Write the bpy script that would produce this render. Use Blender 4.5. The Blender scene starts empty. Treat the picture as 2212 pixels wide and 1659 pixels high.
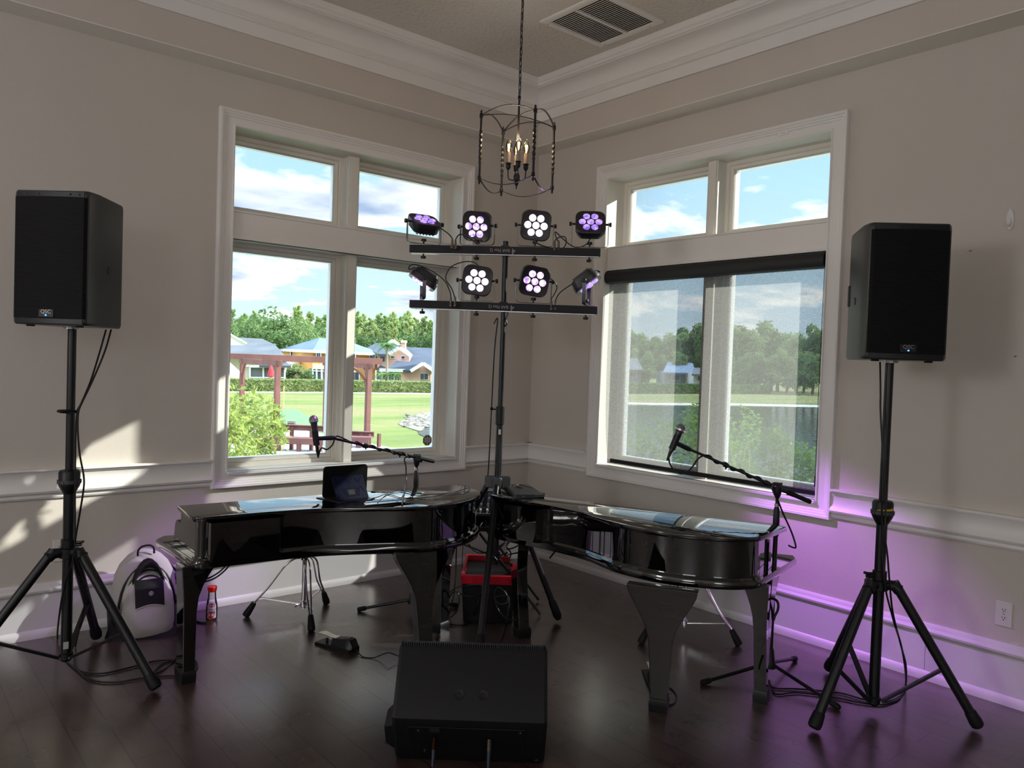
# Music corner of a club house: two piano shells, PA speakers and stage lights by two windows.
import bpy, math, random
from mathutils import Vector as V, Matrix

SC = bpy.context.scene
COL = SC.collection
PI = math.pi
sin, cos = math.sin, math.cos

# ------------------------------------------------------------------ camera model (metres, corner of the room = origin)
PW, PH = 2212, 1659
CAM = V((-4.21645938, -4.73511346, 1.55002169))
YAW, PITCH, ROLL, FPX = 0.702895420, -0.0273889639, 0.0344081126, 1675.36891
def cam_axes():
    f = V((sin(YAW)*cos(PITCH), cos(YAW)*cos(PITCH), sin(PITCH)))
    r = V((cos(YAW), -sin(YAW), 0)); u = r.cross(f)
    return cos(ROLL)*r + sin(ROLL)*u, -sin(ROLL)*r + cos(ROLL)*u, f
CR, CU, CF = cam_axes()
HR = V((cos(YAW), -sin(YAW), 0))          # horizontal right of the view
HF = V((sin(YAW), cos(YAW), 0))           # horizontal forward
UP = V((0, 0, 1))
def ray(x, y): return CF + CR*((x-PW/2)/FPX) - CU*((y-PH/2)/FPX)
def at(x, y, d): return CAM + ray(x, y)*d                 # at depth d
def pz(x, y, z): r = ray(x, y); return CAM + r*((z-CAM.z)/r.z)
def onx(x, y, X): r = ray(x, y); return CAM + r*((X-CAM.x)/r.x)
def ony(x, y, Y): r = ray(x, y); return CAM + r*((Y-CAM.y)/r.y)

# ------------------------------------------------------------------ mesh builder
def frame(axis):
    a = V(axis).normalized()
    t = V((0, 0, 1)) if abs(a.z) < .9 else V((1, 0, 0))
    x = t.cross(a).normalized(); y = a.cross(x)
    return x, y, a
def spline(p, n=8, closed=False):
    p = [V(q) for q in p]; out = []; N = len(p)
    for i in range(N if closed else N-1):
        if closed: a, b, c, d = p[i-1], p[i], p[(i+1) % N], p[(i+2) % N]
        else: a, b, c, d = p[max(i-1, 0)], p[i], p[i+1], p[min(i+2, N-1)]
        for k in range(n):
            t = k/n
            out.append(.5*((2*b)+(c-a)*t+(2*a-5*b+4*c-d)*t*t+(3*b-a-3*c+d)*t**3))
    if not closed: out.append(p[-1])
    return out
class MB:
    def __init__(s): s.v = []; s.f = []; s.m = []; s.k = 0
    def add(s, vs, fs):
        o = len(s.v); s.v += [V(q) for q in vs]
        s.f += [[i+o for i in f] for f in fs]; s.m += [s.k]*len(fs); return s
    def face(s, *p): return s.add(p, [list(range(len(p)))])
    def box(s, c, d, x=None, y=None, z=None):
        c = V(c); x = V(x or (1, 0, 0)); y = V(y or (0, 1, 0)); z = V(z) if z else x.cross(y)
        q = [c + x*(i*d[0]/2) + y*(j*d[1]/2) + z*(k*d[2]/2) for k in (-1, 1) for j in (-1, 1) for i in (-1, 1)]
        return s.add(q, [(0, 2, 3, 1), (4, 5, 7, 6), (0, 1, 5, 4), (2, 6, 7, 3), (0, 4, 6, 2), (1, 3, 7, 5)])
    def bx(s, x0, x1, y0, y1, z0, z1):
        return s.box(((x0+x1)/2, (y0+y1)/2, (z0+z1)/2), (abs(x1-x0), abs(y1-y0), abs(z1-z0)))
    def beam(s, a, b, w, h, up=UP):
        a = V(a); b = V(b); z = (b-a); L = z.length; z.normalize()
        x = V(up).cross(z)
        if x.length < 1e-4: x = V((1, 0, 0)).cross(z)
        x.normalize(); y = z.cross(x)
        return s.box((a+b)/2, (w, h, L), x, y, z)
    def loft(s, rings, cap=True, closed=False):
        n = len(rings[0]); vs = [q for r in rings for q in r]; fs = []
        R = len(rings)
        for i in range(R if closed else R-1):
            a, b = i*n, ((i+1) % R)*n
            for j in range(n):
                k = (j+1) % n; fs.append((a+j, a+k, b+k, b+j))
        if cap and not closed: fs += [tuple(reversed(range(n))), tuple(range((R-1)*n, R*n))]
        return s.add(vs, fs)
    def tube(s, p, r, n=8, closed=False, cap=True):
        p = [V(q) for q in p]; N = len(p)
        rr = r if isinstance(r, (list, tuple)) else [r]*N
        rings = []; x = None
        for i in range(N):
            if closed: t = p[(i+1) % N]-p[i-1]
            else: t = p[min(i+1, N-1)]-p[max(i-1, 0)]
            t.normalize()
            if x is None: x = frame(t)[0]
            x = (x - t*x.dot(t)); x.normalize(); y = t.cross(x)
            rings.append([p[i]+(x*cos(2*PI*k/n)+y*sin(2*PI*k/n))*rr[i] for k in range(n)])
        return s.loft(rings, cap, closed)
    def cyl(s, a, b, r, n=16): return s.tube([a, b], r, n)
    def lathe(s, prof, o=(0, 0, 0), axis=(0, 0, 1), n=24):
        x, y, a = frame(axis); o = V(o)
        return s.loft([[o+a*z+(x*cos(2*PI*k/n)+y*sin(2*PI*k/n))*max(r, 1e-4) for k in range(n)] for r, z in prof])
    def ball(s, c, r, n=12, sx=(1, 1, 1)):
        c = V(c); m = max(6, n//2); rings = []
        for i in range(m+1):
            a = -PI/2+PI*i/m; q = max(cos(a), 1e-4)
            rings.append([c+V((q*cos(2*PI*k/n)*r*sx[0], q*sin(2*PI*k/n)*r*sx[1], sin(a)*r*sx[2])) for k in range(n)])
        return s.loft(rings)
    def prism(s, poly, e):
        e = V(e); p = [V(q) for q in poly]
        return s.loft([p, [q+e for q in p]])
    def ext(s, poly, o, x, y, h):                    # 2D polygon in frame (x,y) at o, extruded along x*y by h
        o = V(o); x = V(x); y = V(y)
        return s.prism([o+x*a+y*b for a, b in poly], x.cross(y).normalized()*h)
    def rframe(s, prof, rect, org, x, y, n):         # moulding swept round a rectangle: prof=(outward,height)
        x0, x1, y0, y1 = rect; org = V(org); x = V(x); y = V(y); n = V(n)
        cs = [(x0, y0, -1, -1), (x1, y0, 1, -1), (x1, y1, 1, 1), (x0, y1, -1, 1)]
        rings = [[org+x*(cx+sx*d)+y*(cy+sy*d)+n*h for d, h in prof] for cx, cy, sx, sy in cs]
        return s.loft(rings, closed=True)
def rrect(w, h, r, n=5):
    o = []
    for cx, cy, a0 in ((w/2-r, h/2-r, 0), (-w/2+r, h/2-r, 90), (-w/2+r, -h/2+r, 180), (w/2-r, -h/2+r, 270)):
        for k in range(n+1):
            a = math.radians(a0+90*k/n); o.append((cx+r*cos(a), cy+r*sin(a)))
    return o
ORG = {}
def obj(name, mb, mats, parent=None, smooth=35, bev=0, seg=2, sub=0):
    me = bpy.data.meshes.new(name)
    o0 = ORG.get(parent, V((0, 0, 0))) if parent else V((0, 0, 0))
    me.from_pydata([tuple(q-o0) for q in mb.v], [], mb.f)
    for m in (mats if isinstance(mats, (list, tuple)) else [mats]): me.materials.append(m)
    if any(mb.m): me.polygons.foreach_set('material_index', mb.m)
    import bmesh
    b = bmesh.new(); b.from_mesh(me); bmesh.ops.recalc_face_normals(b, faces=b.faces); b.to_mesh(me); b.free()
    if smooth:
        me.polygons.foreach_set('use_smooth', [True]*len(me.polygons))
        me.set_sharp_from_angle(angle=math.radians(smooth))
    me.update()
    ob = bpy.data.objects.new(name, me); COL.objects.link(ob)
    if parent: ob.parent = parent
    ORG[ob] = o0
    if bev:
        m = ob.modifiers.new('bevel', 'BEVEL'); m.width = bev; m.segments = seg; m.limit_method = 'ANGLE'; m.angle_limit = .6
        m.harden_normals = True
    if sub:
        m = ob.modifiers.new('sub', 'SUBSURF'); m.levels = sub; m.render_levels = sub
    return ob
def thing(name, loc, label, cat, group=None):
    o = bpy.data.objects.new(name, None); COL.objects.link(o); o.location = loc; o.empty_display_size = .05
    ORG[o] = V(loc); tag(o, label, cat, group); return o
def tag(o, label, cat, group=None, kind=None):
    o['label'] = label; o['category'] = cat
    if group: o['group'] = group
    if kind: o['kind'] = kind
    return o
def struct(name, mb, m, parent=None, **k):
    o = obj(name, mb, m, parent, **k)
    if not parent: o['kind'] = 'structure'
    return o
def single(name, mb, m, label, cat, group=None, **k): return tag(obj(name, mb, m, **k), label, cat, group)
def dup(root, loc, rotz=0, scale=None, label=None):
    r = root.copy(); COL.objects.link(r); r.location = loc; r.rotation_euler = (0, 0, rotz)
    if scale: r.scale = scale
    if label: r['label'] = label
    for ch in list(root.children):
        c = ch.copy(); COL.objects.link(c); c.parent = r
        for g in ch.children:
            d = g.copy(); COL.objects.link(d); d.parent = c
    return r
def text(name, body, size, loc, x, y, m, parent=None, ext=.0006, align='CENTER'):
    cu = bpy.data.curves.new(name, 'FONT'); cu.body = body; cu.size = size; cu.extrude = ext
    cu.align_x = align; cu.align_y = 'CENTER'
    t = bpy.data.objects.new(name+'_t', cu); COL.objects.link(t)
    bpy.context.view_layer.update()
    me = bpy.data.meshes.new_from_object(t.evaluated_get(bpy.context.evaluated_depsgraph_get()))
    bpy.data.objects.remove(t); bpy.data.curves.remove(cu)
    x = V(x).normalized(); y = V(y).normalized(); z = x.cross(y)
    M = Matrix((x, y, z)).transposed().to_4x4(); M.translation = V(loc)-(ORG[parent] if parent else V((0, 0, 0)))
    me.transform(M); me.materials.clear(); me.materials.append(m); me.name = name
    o = bpy.data.objects.new(name, me); COL.objects.link(o)
    if parent: o.parent = parent; ORG[o] = ORG[parent]
    return o

# ------------------------------------------------------------------ materials
def lin(h):
    h = h.lstrip('#'); c = [int(h[i:i+2], 16)/255 for i in (0, 2, 4)]
    return tuple(q/12.92 if q <= .04045 else ((q+.055)/1.055)**2.4 for q in c)
def new_mat(name):
    m = bpy.data.materials.new(name); m.use_nodes = True; nt = m.node_tree
    return m, nt, nt.nodes, nt.links, nt.nodes['Principled BSDF']
def P(name, col, rough=.5, metal=0, spec=.5, bump=None, var=None, emit=None, coat=0, trans=0, sheen=0):
    m, nt, N, L, b = new_mat(name)
    c = lin(col) if isinstance(col, str) else col
    b.inputs['Base Color'].default_value = (*c, 1); b.inputs['Roughness'].default_value = rough
    b.inputs['Metallic'].default_value = metal; b.inputs['Specular IOR Level'].default_value = spec
    b.inputs['Coat Weight'].default_value = coat; b.inputs['Transmission Weight'].default_value = trans
    if emit:
        b.inputs['Emission Color'].default_value = (*(lin(emit[0]) if isinstance(emit[0], str) else emit[0]), 1)
        b.inputs['Emission Strength'].default_value = emit[1]
    if bump or var: tc = N.new('ShaderNodeTexCoord')
    if bump:
        n = N.new('ShaderNodeTexNoise'); n.inputs['Scale'].default_value = bump[0]; n.inputs['Detail'].default_value = 4
        u = N.new('ShaderNodeBump'); u.inputs['Strength'].default_value = bump[1]; u.inputs['Distance'].default_value = bump[2] if len(bump) > 2 else .01
        L.new(tc.outputs['Object'], n.inputs['Vector']); L.new(n.outputs['Fac'], u.inputs['Height']); L.new(u.outputs['Normal'], b.inputs['Normal'])
    if var:                                            # (scale, second colour, detail)
        n = N.new('ShaderNodeTexNoise'); n.inputs['Scale'].default_value = var[0]; n.inputs['Detail'].default_value = 6
        r = N.new('ShaderNodeValToRGB'); r.color_ramp.elements[0].position = .35; r.color_ramp.elements[1].position = .65
        r.color_ramp.elements[0].color = (*c, 1); r.color_ramp.elements[1].color = (*(lin(var[1]) if isinstance(var[1], str) else var[1]), 1)
        L.new(tc.outputs['Object'], n.inputs['Vector']); L.new(n.outputs['Fac'], r.inputs['Fac']); L.new(r.outputs['Color'], b.inputs['Base Color'])
    return m
def leafmat(name, c1, c2, scale=.6, tr=.35):
    m, nt, N, L, b = new_mat(name)
    tc = N.new('ShaderNodeTexCoord'); n = N.new('ShaderNodeTexNoise'); n.inputs['Scale'].default_value = scale; n.inputs['Detail'].default_value = 8; n.inputs['Roughness'].default_value = .75
    oi = N.new('ShaderNodeObjectInfo'); ad = N.new('ShaderNodeMath'); ad.operation = 'MULTIPLY_ADD'; ad.inputs[1].default_value = .3
    r = N.new('ShaderNodeValToRGB'); r.color_ramp.elements[0].position = .42; r.color_ramp.elements[1].position = .8
    r.color_ramp.elements[0].color = (*lin(c1), 1); r.color_ramp.elements[1].color = (*lin(c2), 1)
    L.new(tc.outputs['Object'], n.inputs['Vector']); L.new(oi.outputs['Random'], ad.inputs[0]); L.new(n.outputs['Fac'], ad.inputs[2]); L.new(ad.outputs[0], r.inputs['Fac'])
    d = N.new('ShaderNodeBsdfDiffuse'); t = N.new('ShaderNodeBsdfTranslucent'); x = N.new('ShaderNodeMixShader'); x.inputs[0].default_value = tr
    L.new(r.outputs['Color'], d.inputs['Color']); L.new(r.outputs['Color'], t.inputs['Color'])
    L.new(d.outputs[0], x.inputs[1]); L.new(t.outputs[0], x.inputs[2]); L.new(x.outputs[0], N['Material Output'].inputs['Surface'])
    return m
# ------------------------------------------------------------------ palette
M_wall = P('wall_paint', '#c8c2ba', .75, spec=.25, bump=(190, .22, .004))
M_soff = P('soffit_paint', '#cbc3bb', .8, spec=.2, bump=(190, .2, .004))
M_white = P('trim_paint', '#e6e4e1', .38, bump=(60, .05, .003))
M_sash = P('sash_paint', '#e0ddd4', .45, bump=(50, .08, .003))
M_ceil = P('ceiling_paint', '#dbd7d0', .9, spec=.1, bump=(38, .9, .012))
M_dark = P('vent_dark', '#1a1916', .9)
M_black = P('black_lacquer', (.001, .0011, .0015), .03, spec=.4, coat=1)
M_black.node_tree.nodes['Principled BSDF'].inputs['Coat IOR'].default_value = 1.6; M_black.node_tree.nodes['Principled BSDF'].inputs['Coat Roughness'].default_value = .012
M_blk = P('black_plastic', (.005, .0055, .0065), .42, spec=.35)
M_blkm = P('black_metal', (.005, .0055, .007), .36, spec=.4, bump=(300, .08, .001))
M_rub = P('black_rubber', (.005, .005, .006), .6, spec=.3)
M_cab = P('cable_black', (.005, .005, .006), .42, spec=.4)
M_chr = P('chrome', (.72, .72, .74), .12, metal=1)
M_steel = P('brushed_steel', (.4, .4, .42), .3, metal=1)
M_scr = P('screw_steel', (.3, .3, .3), .4, metal=1)

def floor_mat():
    m, nt, N, L, b = new_mat('plank_floor')
    tc = N.new('ShaderNodeTexCoord'); sp = N.new('ShaderNodeSeparateXYZ'); cb = N.new('ShaderNodeCombineXYZ')
    L.new(tc.outputs['Object'], sp.inputs[0])
    a1 = N.new('ShaderNodeMath'); a1.inputs[1].default_value = 20*.588+1.636; a2 = N.new('ShaderNodeMath'); a2.inputs[1].default_value = 80*.1465+2.967
    L.new(sp.outputs['Y'], a1.inputs[0]); L.new(sp.outputs['X'], a2.inputs[0]); L.new(a1.outputs[0], cb.inputs[0]); L.new(a2.outputs[0], cb.inputs[1])
    br = N.new('ShaderNodeTexBrick'); br.offset = .5; br.inputs['Scale'].default_value = 1
    br.inputs['Brick Width'].default_value = .588; br.inputs['Row Height'].default_value = .1465; br.inputs['Mortar Size'].default_value = .0032; br.inputs['Mortar Smooth'].default_value = .25
    br.inputs['Color1'].default_value = (0, 0, 0, 1); br.inputs['Color2'].default_value = (1, 1, 1, 1); br.inputs['Mortar'].default_value = (.5, .5, .5, 1)
    L.new(cb.outputs[0], br.inputs['Vector'])
    mp = N.new('ShaderNodeMapping'); mp.inputs['Scale'].default_value = (9, 1.6, 1); L.new(tc.outputs['Object'], mp.inputs[0])
    n1 = N.new('ShaderNodeTexNoise'); n1.inputs['Scale'].default_value = 2.2; n1.inputs['Detail'].default_value = 9; n1.inputs['Roughness'].default_value = .65; L.new(mp.outputs[0], n1.inputs['Vector'])
    n2 = N.new('ShaderNodeTexNoise'); n2.inputs['Scale'].default_value = 5; n2.inputs['Detail'].default_value = 7; L.new(tc.outputs['Object'], n2.inputs['Vector'])
    ad = N.new('ShaderNodeMath'); ad.operation = 'ADD'; L.new(n1.outputs['Fac'], ad.inputs[0]); L.new(n2.outputs['Fac'], ad.inputs[1])
    a3 = N.new('ShaderNodeMath'); a3.operation = 'MULTIPLY_ADD'; a3.inputs[1].default_value = .22; L.new(br.outputs['Color'], a3.inputs[0]); L.new(ad.outputs[0], a3.inputs[2])
    r = N.new('ShaderNodeValToRGB'); e = r.color_ramp.elements
    e[0].position = .75; e[0].color = (*lin('#2a1d18'), 1); e[1].position = 1.4; e[1].color = (*lin('#483731'), 1)
    md = N.new('ShaderNodeMath'); md.operation = 'MULTIPLY'; md.inputs[1].default_value = 1/1.5
    L.new(a3.outputs[0], md.inputs[0]); e[0].position = .5; e[1].position = .86; L.new(md.outputs[0], r.inputs['Fac'])
    mx = N.new('ShaderNodeMix'); mx.data_type = 'RGBA'; L.new(br.outputs['Fac'], mx.inputs[0]); L.new(r.outputs['Color'], mx.inputs[6]); mx.inputs[7].default_value = (.006, .005, .005, 1)
    L.new(mx.outputs[2], b.inputs['Base Color'])
    rr = N.new('ShaderNodeMapRange'); rr.inputs[3].default_value = .22; rr.inputs[4].default_value = .36; L.new(n2.outputs['Fac'], rr.inputs[0]); L.new(rr.outputs[0], b.inputs['Roughness'])
    iv = N.new('ShaderNodeMath'); iv.operation = 'MULTIPLY_ADD'; iv.inputs[1].default_value = -1.5; iv.inputs[2].default_value = 1; L.new(br.outputs['Fac'], iv.inputs[0])
    bu = N.new('ShaderNodeBump'); bu.inputs['Strength'].default_value = .2; bu.inputs['Distance'].default_value = .002; L.new(iv.outputs[0], bu.inputs['Height']); L.new(bu.outputs[0], b.inputs['Normal'])
    b.inputs['Specular IOR Level'].default_value = .6; b.inputs['Coat Weight'].default_value = .9; b.inputs['Coat Roughness'].default_value = .26
    return m
M_floor = floor_mat()
def glass_mat(name, tint=(1, 1, 1), r=.0):
    m, nt, N, L, b = new_mat(name)
    t = N.new('ShaderNodeBsdfTransparent'); t.inputs[0].default_value = (*tint, 1)
    g = N.new('ShaderNodeBsdfGlossy'); g.inputs['Roughness'].default_value = r
    f = N.new('ShaderNodeFresnel'); f.inputs[0].default_value = 1.45; x = N.new('ShaderNodeMixShader')
    L.new(f.outputs[0], x.inputs[0]); L.new(t.outputs[0], x.inputs[1]); L.new(g.outputs[0], x.inputs[2]); L.new(x.outputs[0], N['Material Output'].inputs['Surface'])
    return m
M_glass = glass_mat('window_glass', (.93, .95, .94))
def shade_mat():
    m, nt, N, L, b = new_mat('solar_screen_fabric')
    tc = N.new('ShaderNodeTexCoord'); mp = N.new('ShaderNodeMapping'); mp.inputs['Scale'].default_value = (1, 260, 30); L.new(tc.outputs['Object'], mp.inputs[0])
    n = N.new('ShaderNodeTexNoise'); n.inputs['Scale'].default_value = 1; n.inputs['Detail'].default_value = 2; L.new(mp.outputs[0], n.inputs['Vector'])
    mp2 = N.new('ShaderNodeMapping'); mp2.inputs['Scale'].default_value = (1, 30, 260); L.new(tc.outputs['Object'], mp2.inputs[0])
    n2 = N.new('ShaderNodeTexNoise'); n2.inputs['Scale'].default_value = 1; n2.inputs['Detail'].default_value = 2; L.new(mp2.outputs[0], n2.inputs['Vector'])
    ad = N.new('ShaderNodeMath'); L.new(n.outputs['Fac'], ad.inputs[0]); L.new(n2.outputs['Fac'], ad.inputs[1])
    rg = N.new('ShaderNodeMapRange'); rg.inputs[1].default_value = .6; rg.inputs[2].default_value = 1.4; rg.inputs[3].default_value = .34; rg.inputs[4].default_value = .5; L.new(ad.outputs[0], rg.inputs[0])
    t = N.new('ShaderNodeBsdfTransparent'); t.inputs[0].default_value = (.9, .93, .97, 1)
    d = N.new('ShaderNodeBsdfDiffuse'); d.inputs[0].default_value = (.05, .05, .052, 1); tr = N.new('ShaderNodeBsdfTranslucent'); tr.inputs[0].default_value = (.17, .17, .165, 1)
    a = N.new('ShaderNodeAddShader'); L.new(d.outputs[0], a.inputs[0]); L.new(tr.outputs[0], a.inputs[1])
    x = N.new('ShaderNodeMixShader'); L.new(rg.outputs[0], x.inputs[0]); L.new(a.outputs[0], x.inputs[1]); L.new(t.outputs[0], x.inputs[2]); L.new(x.outputs[0], N['Material Output'].inputs['Surface'])
    return m
M_shade = shade_mat()

# ------------------------------------------------------------------ room shell
X0, Y0 = -8.6, -9.2                 # far corner of the room behind the camera
ZS, SO, ZC = 3.239, .1786, 3.69     # soffit height, soffit depth, ceiling height
T = .26
W1 = (-2.474, -.764, .825, 2.92)    # window in the left wall: x0,x1,z0,z1
W2 = (-2.494, -.784, .825, 2.92)    # window in the right wall: y0,y1,z0,z1
struct('floor', MB().bx(X0-T, T, Y0-T, T, -.12, 0), M_floor, smooth=0)
struct('ceiling', MB().bx(X0-T, T, Y0-T, T, ZC, ZC+.12), M_ceil, smooth=0)
def wall_hole(a0, a1, b, h, fn):
    m = MB()
    for u0, u1, z0, z1 in ((a0, h[0], 0, ZC), (h[1], a1, 0, ZC), (h[0], h[1], 0, h[2]), (h[0], h[1], h[3], ZC)): fn(m, u0, u1, z0, z1)
    return m
g = .02
struct('wall_left', wall_hole(X0, T, 0, (W1[0]-g, W1[1]+g, W1[2]-g, W1[3]+g), lambda m, u0, u1, z0, z1: m.bx(u0, u1, 0, T, z0, z1)), M_wall, smooth=0)
struct('wall_right', wall_hole(Y0, 0, 0, (W2[0]-g, W2[1]+g, W2[2]-g, W2[3]+g), lambda m, u0, u1, z0, z1: m.bx(0, T, u0, u1, z0, z1)), M_wall, smooth=0)
struct('wall_back', MB().bx(X0-T, X0, Y0, 0, 0, ZC), M_wall, smooth=0)
struct('wall_front', MB().bx(X0-T, T, Y0-T, Y0, 0, ZC), M_wall, smooth=0)
struct('soffit_underside', MB().bx(X0, 0, -SO, 0, ZS-.004, ZS).bx(-SO, 0, Y0, -SO, ZS-.004, ZS), P('soffit_underside_pale', '#efece4', .7), smooth=0)  # thin underside boards, paler than the soffit itself
m = MB()
m.bx(X0, 0, -SO, 0, ZS, ZC); m.bx(-SO, 0, Y0, -SO, ZS, ZC)
struct('soffit', m, M_soff, smooth=0)
# mouldings: profile (out from wall, z); run along both walls
def run_left(p, x0, x1, off=0): return MB().prism([(x0, -off-u, z) for u, z in p], (x1-x0, 0, 0))
def run_right(p, y0, y1, off=0): return MB().prism([(-off-u, y0, z) for u, z in p], (0, y1-y0, 0))
crown = [(0, 3.415), (.016, 3.415), (.018, 3.42), (.018, 3.49), (.03, 3.494), (.036, 3.503), (.03, 3.512), (.026, 3.516), (.034, 3.522), (.042, 3.53), (.036, 3.538)]
for k in range(9):
    t = k/8*PI/2; crown.append((.036+.09*(1-cos(t)), 3.54+.085*sin(t)))
crown += [(.13, 3.63), (.142, 3.632), (.146, 3.642), (.142, 3.652), (.150, 3.656), (.158, 3.672), (.160, 3.69), (0, 3.69)]
rail = [(0, .74), (.012, .741), (.018, .752), (.013, .766), (.010, .769), (.034, .773), (.04, .785), (.031, .797), (.022, .815), (.018, .84), (.021, .866), (.03, .884), (.034, .886), (.034, .892), (.046, .894), (.046, .905), (0, .905)]
base = [(0, 0), (.03, 0), (.03, .022), (.024, .038), (.016, .046), (.016, .228), (.02, .236), (.028, .243), (.03, .254), (.024, .264), (.018, .267), (.016, .276), (.008, .289), (0, .29)]
def joined(a, b):
    n = len(a.v); a.v += b.v; a.f += [[i+n for i in f] for f in b.f]; a.m += b.m; return a
struct('trim_1', joined(run_left(crown, X0, -SO, SO), run_right(crown, Y0, -SO, SO)), M_white, smooth=25)
struct('trim_2', joined(run_left(rail, X0, W1[0]-.1), run_left(rail, W1[1]+.095, 0)), M_white, smooth=25)
struct('trim_3', joined(run_right(rail, Y0, W2[0]-.1), run_right(rail, W2[1]+.095, 0)), M_white, smooth=25)
M_base = P('baseboard_paint', '#d4d1d4', .42, bump=(25, .06, .004))
struct('baseboard_left', run_left(base, X0, 0), M_base, smooth=25)
bb = run_right(base, Y0, 0)
struct('baseboard_right', bb, M_base, smooth=25)
struct('trim_4', MB().bx(-.0168, -.014, -3.127, -3.1255, .05, .23), P('joint_line', '#8d8a90', .8), smooth=0)  # thin grey line marking a joint in the right baseboard

# ------------------------------------------------------------------ the two windows
casing = [(0, 0), (0, .016), (.003, .021), (.009, .021), (.013, .013), (.052, .011), (.056, .018), (.066, .019), (.069, .026), (.079, .027), (.083, .034), (.096, .034), (.099, .03), (.099, 0)]
def window(name, W, org, x, n):
    """W in wall coordinates (along x from org, z); n points into the room"""
    x = V(x); n = V(n); org = V(org); u0, u1, z0, z1 = W
    root = bpy.data.objects.new(name, None); COL.objects.link(root); root.location = org+x*((u0+u1)/2)+UP*z0; ORG[root] = V(root.location); root['kind'] = 'structure'
    def B(m, a0, a1, d0, d1, h0, h1):       # box: along, depth beyond wall face, height
        return m.box(org+x*((a0+a1)/2)-n*((d0+d1)/2)+UP*((h0+h1)/2), (abs(a1-a0), abs(d1-d0), abs(h1-h0)), x, n, UP)
    obj('window_casing', MB().rframe(casing, W, org, x, UP, n), M_white, root, smooth=25)
    m = MB(); B(m, u0-g, u0, 0, .25, z0-g, z1+g); B(m, u1, u1+g, 0, .25, z0-g, z1+g); B(m, u0, u1, 0, .25, z1, z1+g)
    obj('jamb', m, M_sash, root, bev=.002)
    m = MB(); B(m, u0-.004, u1+.004, -.034, .25, z0-g, z0); obj('window_sill', m, M_white, root, bev=.004)
    pz0, pz1 = 2.25, 2.425
    m = MB(); B(m, u0, u1, .012, .25, pz0, pz1); B(m, u0, u1, .004, .05, pz1-.012, pz1); B(m, u0, u1, .004, .05, pz0, pz0+.012)
    obj('transom_bar', m, M_white, root, bev=.003)
    um = (u0+u1)/2
    m = MB()
    for a, b in ((z0, pz0), (pz1, z1)):
        B(m, um-.04, um+.04, .075, .25, a, b); B(m, um-.03, um+.03, .066, .076, a, b)
    obj('mullion', m, M_sash, root, bev=.004)
    for a0, a1 in ((u0, um-.04), (um+.04, u1)):
        for h0, h1 in ((z0, pz0), (pz1, z1)):
            m = MB(); y = n
            m.rframe([(0, 0), (0, .07), (-.022, .07), (-.026, .062), (-.026, 0)], (a0, a1, h0, h1), org-n*.24, x, UP, n)
            m.rframe([(-.026, 0), (-.026, .05), (-.032, .056), (-.048, .052), (-.052, .044), (-.056, .028), (-.056, -.01), (-.03, -.01)], (a0, a1, h0, h1), org-n*.23, x, UP, n)
            s = obj('sash', m, M_sash, root, smooth=25)
            m = MB(); B(m, a0+.05, a1-.05, .196, .2, h0+.05, h1-.05)
            obj('pane', m, M_glass, s, smooth=0)
    return root
window('window_1', W1, (0, 0, 0), (1, 0, 0), (0, -1, 0))
window('window_2', W2, (0, 0, 0), (0, 1, 0), (-1, 0, 0))
# roller shade in the right window
sh = thing('roller_shade', (.02, -1.635, 2.2), 'charcoal see-through roller shade pulled down over the lower half of the right window', 'window shade')
m = MB(); prof = [(.045, .047), (-.012, .047), (-.03, .038), (-.041, .02), (-.044, 0), (-.041, -.022), (-.03, -.038), (-.012, -.044), (.045, -.044)]
m.prism([(.018+a, -2.484, 2.2+b) for a, b in prof], (0, 1.685, 0)); obj('cassette', m, P('shade_cassette', (.011, .011, .012), .55), sh, smooth=40, bev=.003)
for y in (-2.4845, -.7985): obj('end_cap', MB().prism([(.018+a*1.03, y-.003, 2.2+b*1.03) for a, b in prof], (0, .006, 0)), M_blk, sh)
m = MB(); R = []
for k in range(15):
    t = k/14; z = 2.19-1.325*t; yl = -.797-.012*t-.03*t**8
    R.append([(.03+.006*sin(3.1*j/12*PI+1)*t+(.01*t**5 if j == 12 else 0), -2.478+(yl+2.478)*j/12, z) for j in range(13)])
m.add([q for r in R for q in r], [(a*13+b, a*13+b+1, a*13+b+14, a*13+b+13) for a in range(14) for b in range(12)])
obj('shade_fabric', m, M_shade, sh, smooth=60)
obj('hem_bar', MB().bx(.022, .038, -2.478, -.872, .842, .872), M_blk, sh, bev=.004)
m = MB(); m.tube([(.0, -2.487, 2.15), (-.002, -2.488, 1.5), (0, -2.488, .96)], .0018, 6); m.tube([(.0, -2.482, 2.15), (-.004, -2.481, 1.5), (0, -2.482, .96)], .0018, 6)
c = obj('pull_chain', m, M_blk, sh); obj('chain_weight', MB().cyl((0, -2.485, .96), (0, -2.485, .90), .007, 10), M_blk, c)
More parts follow.
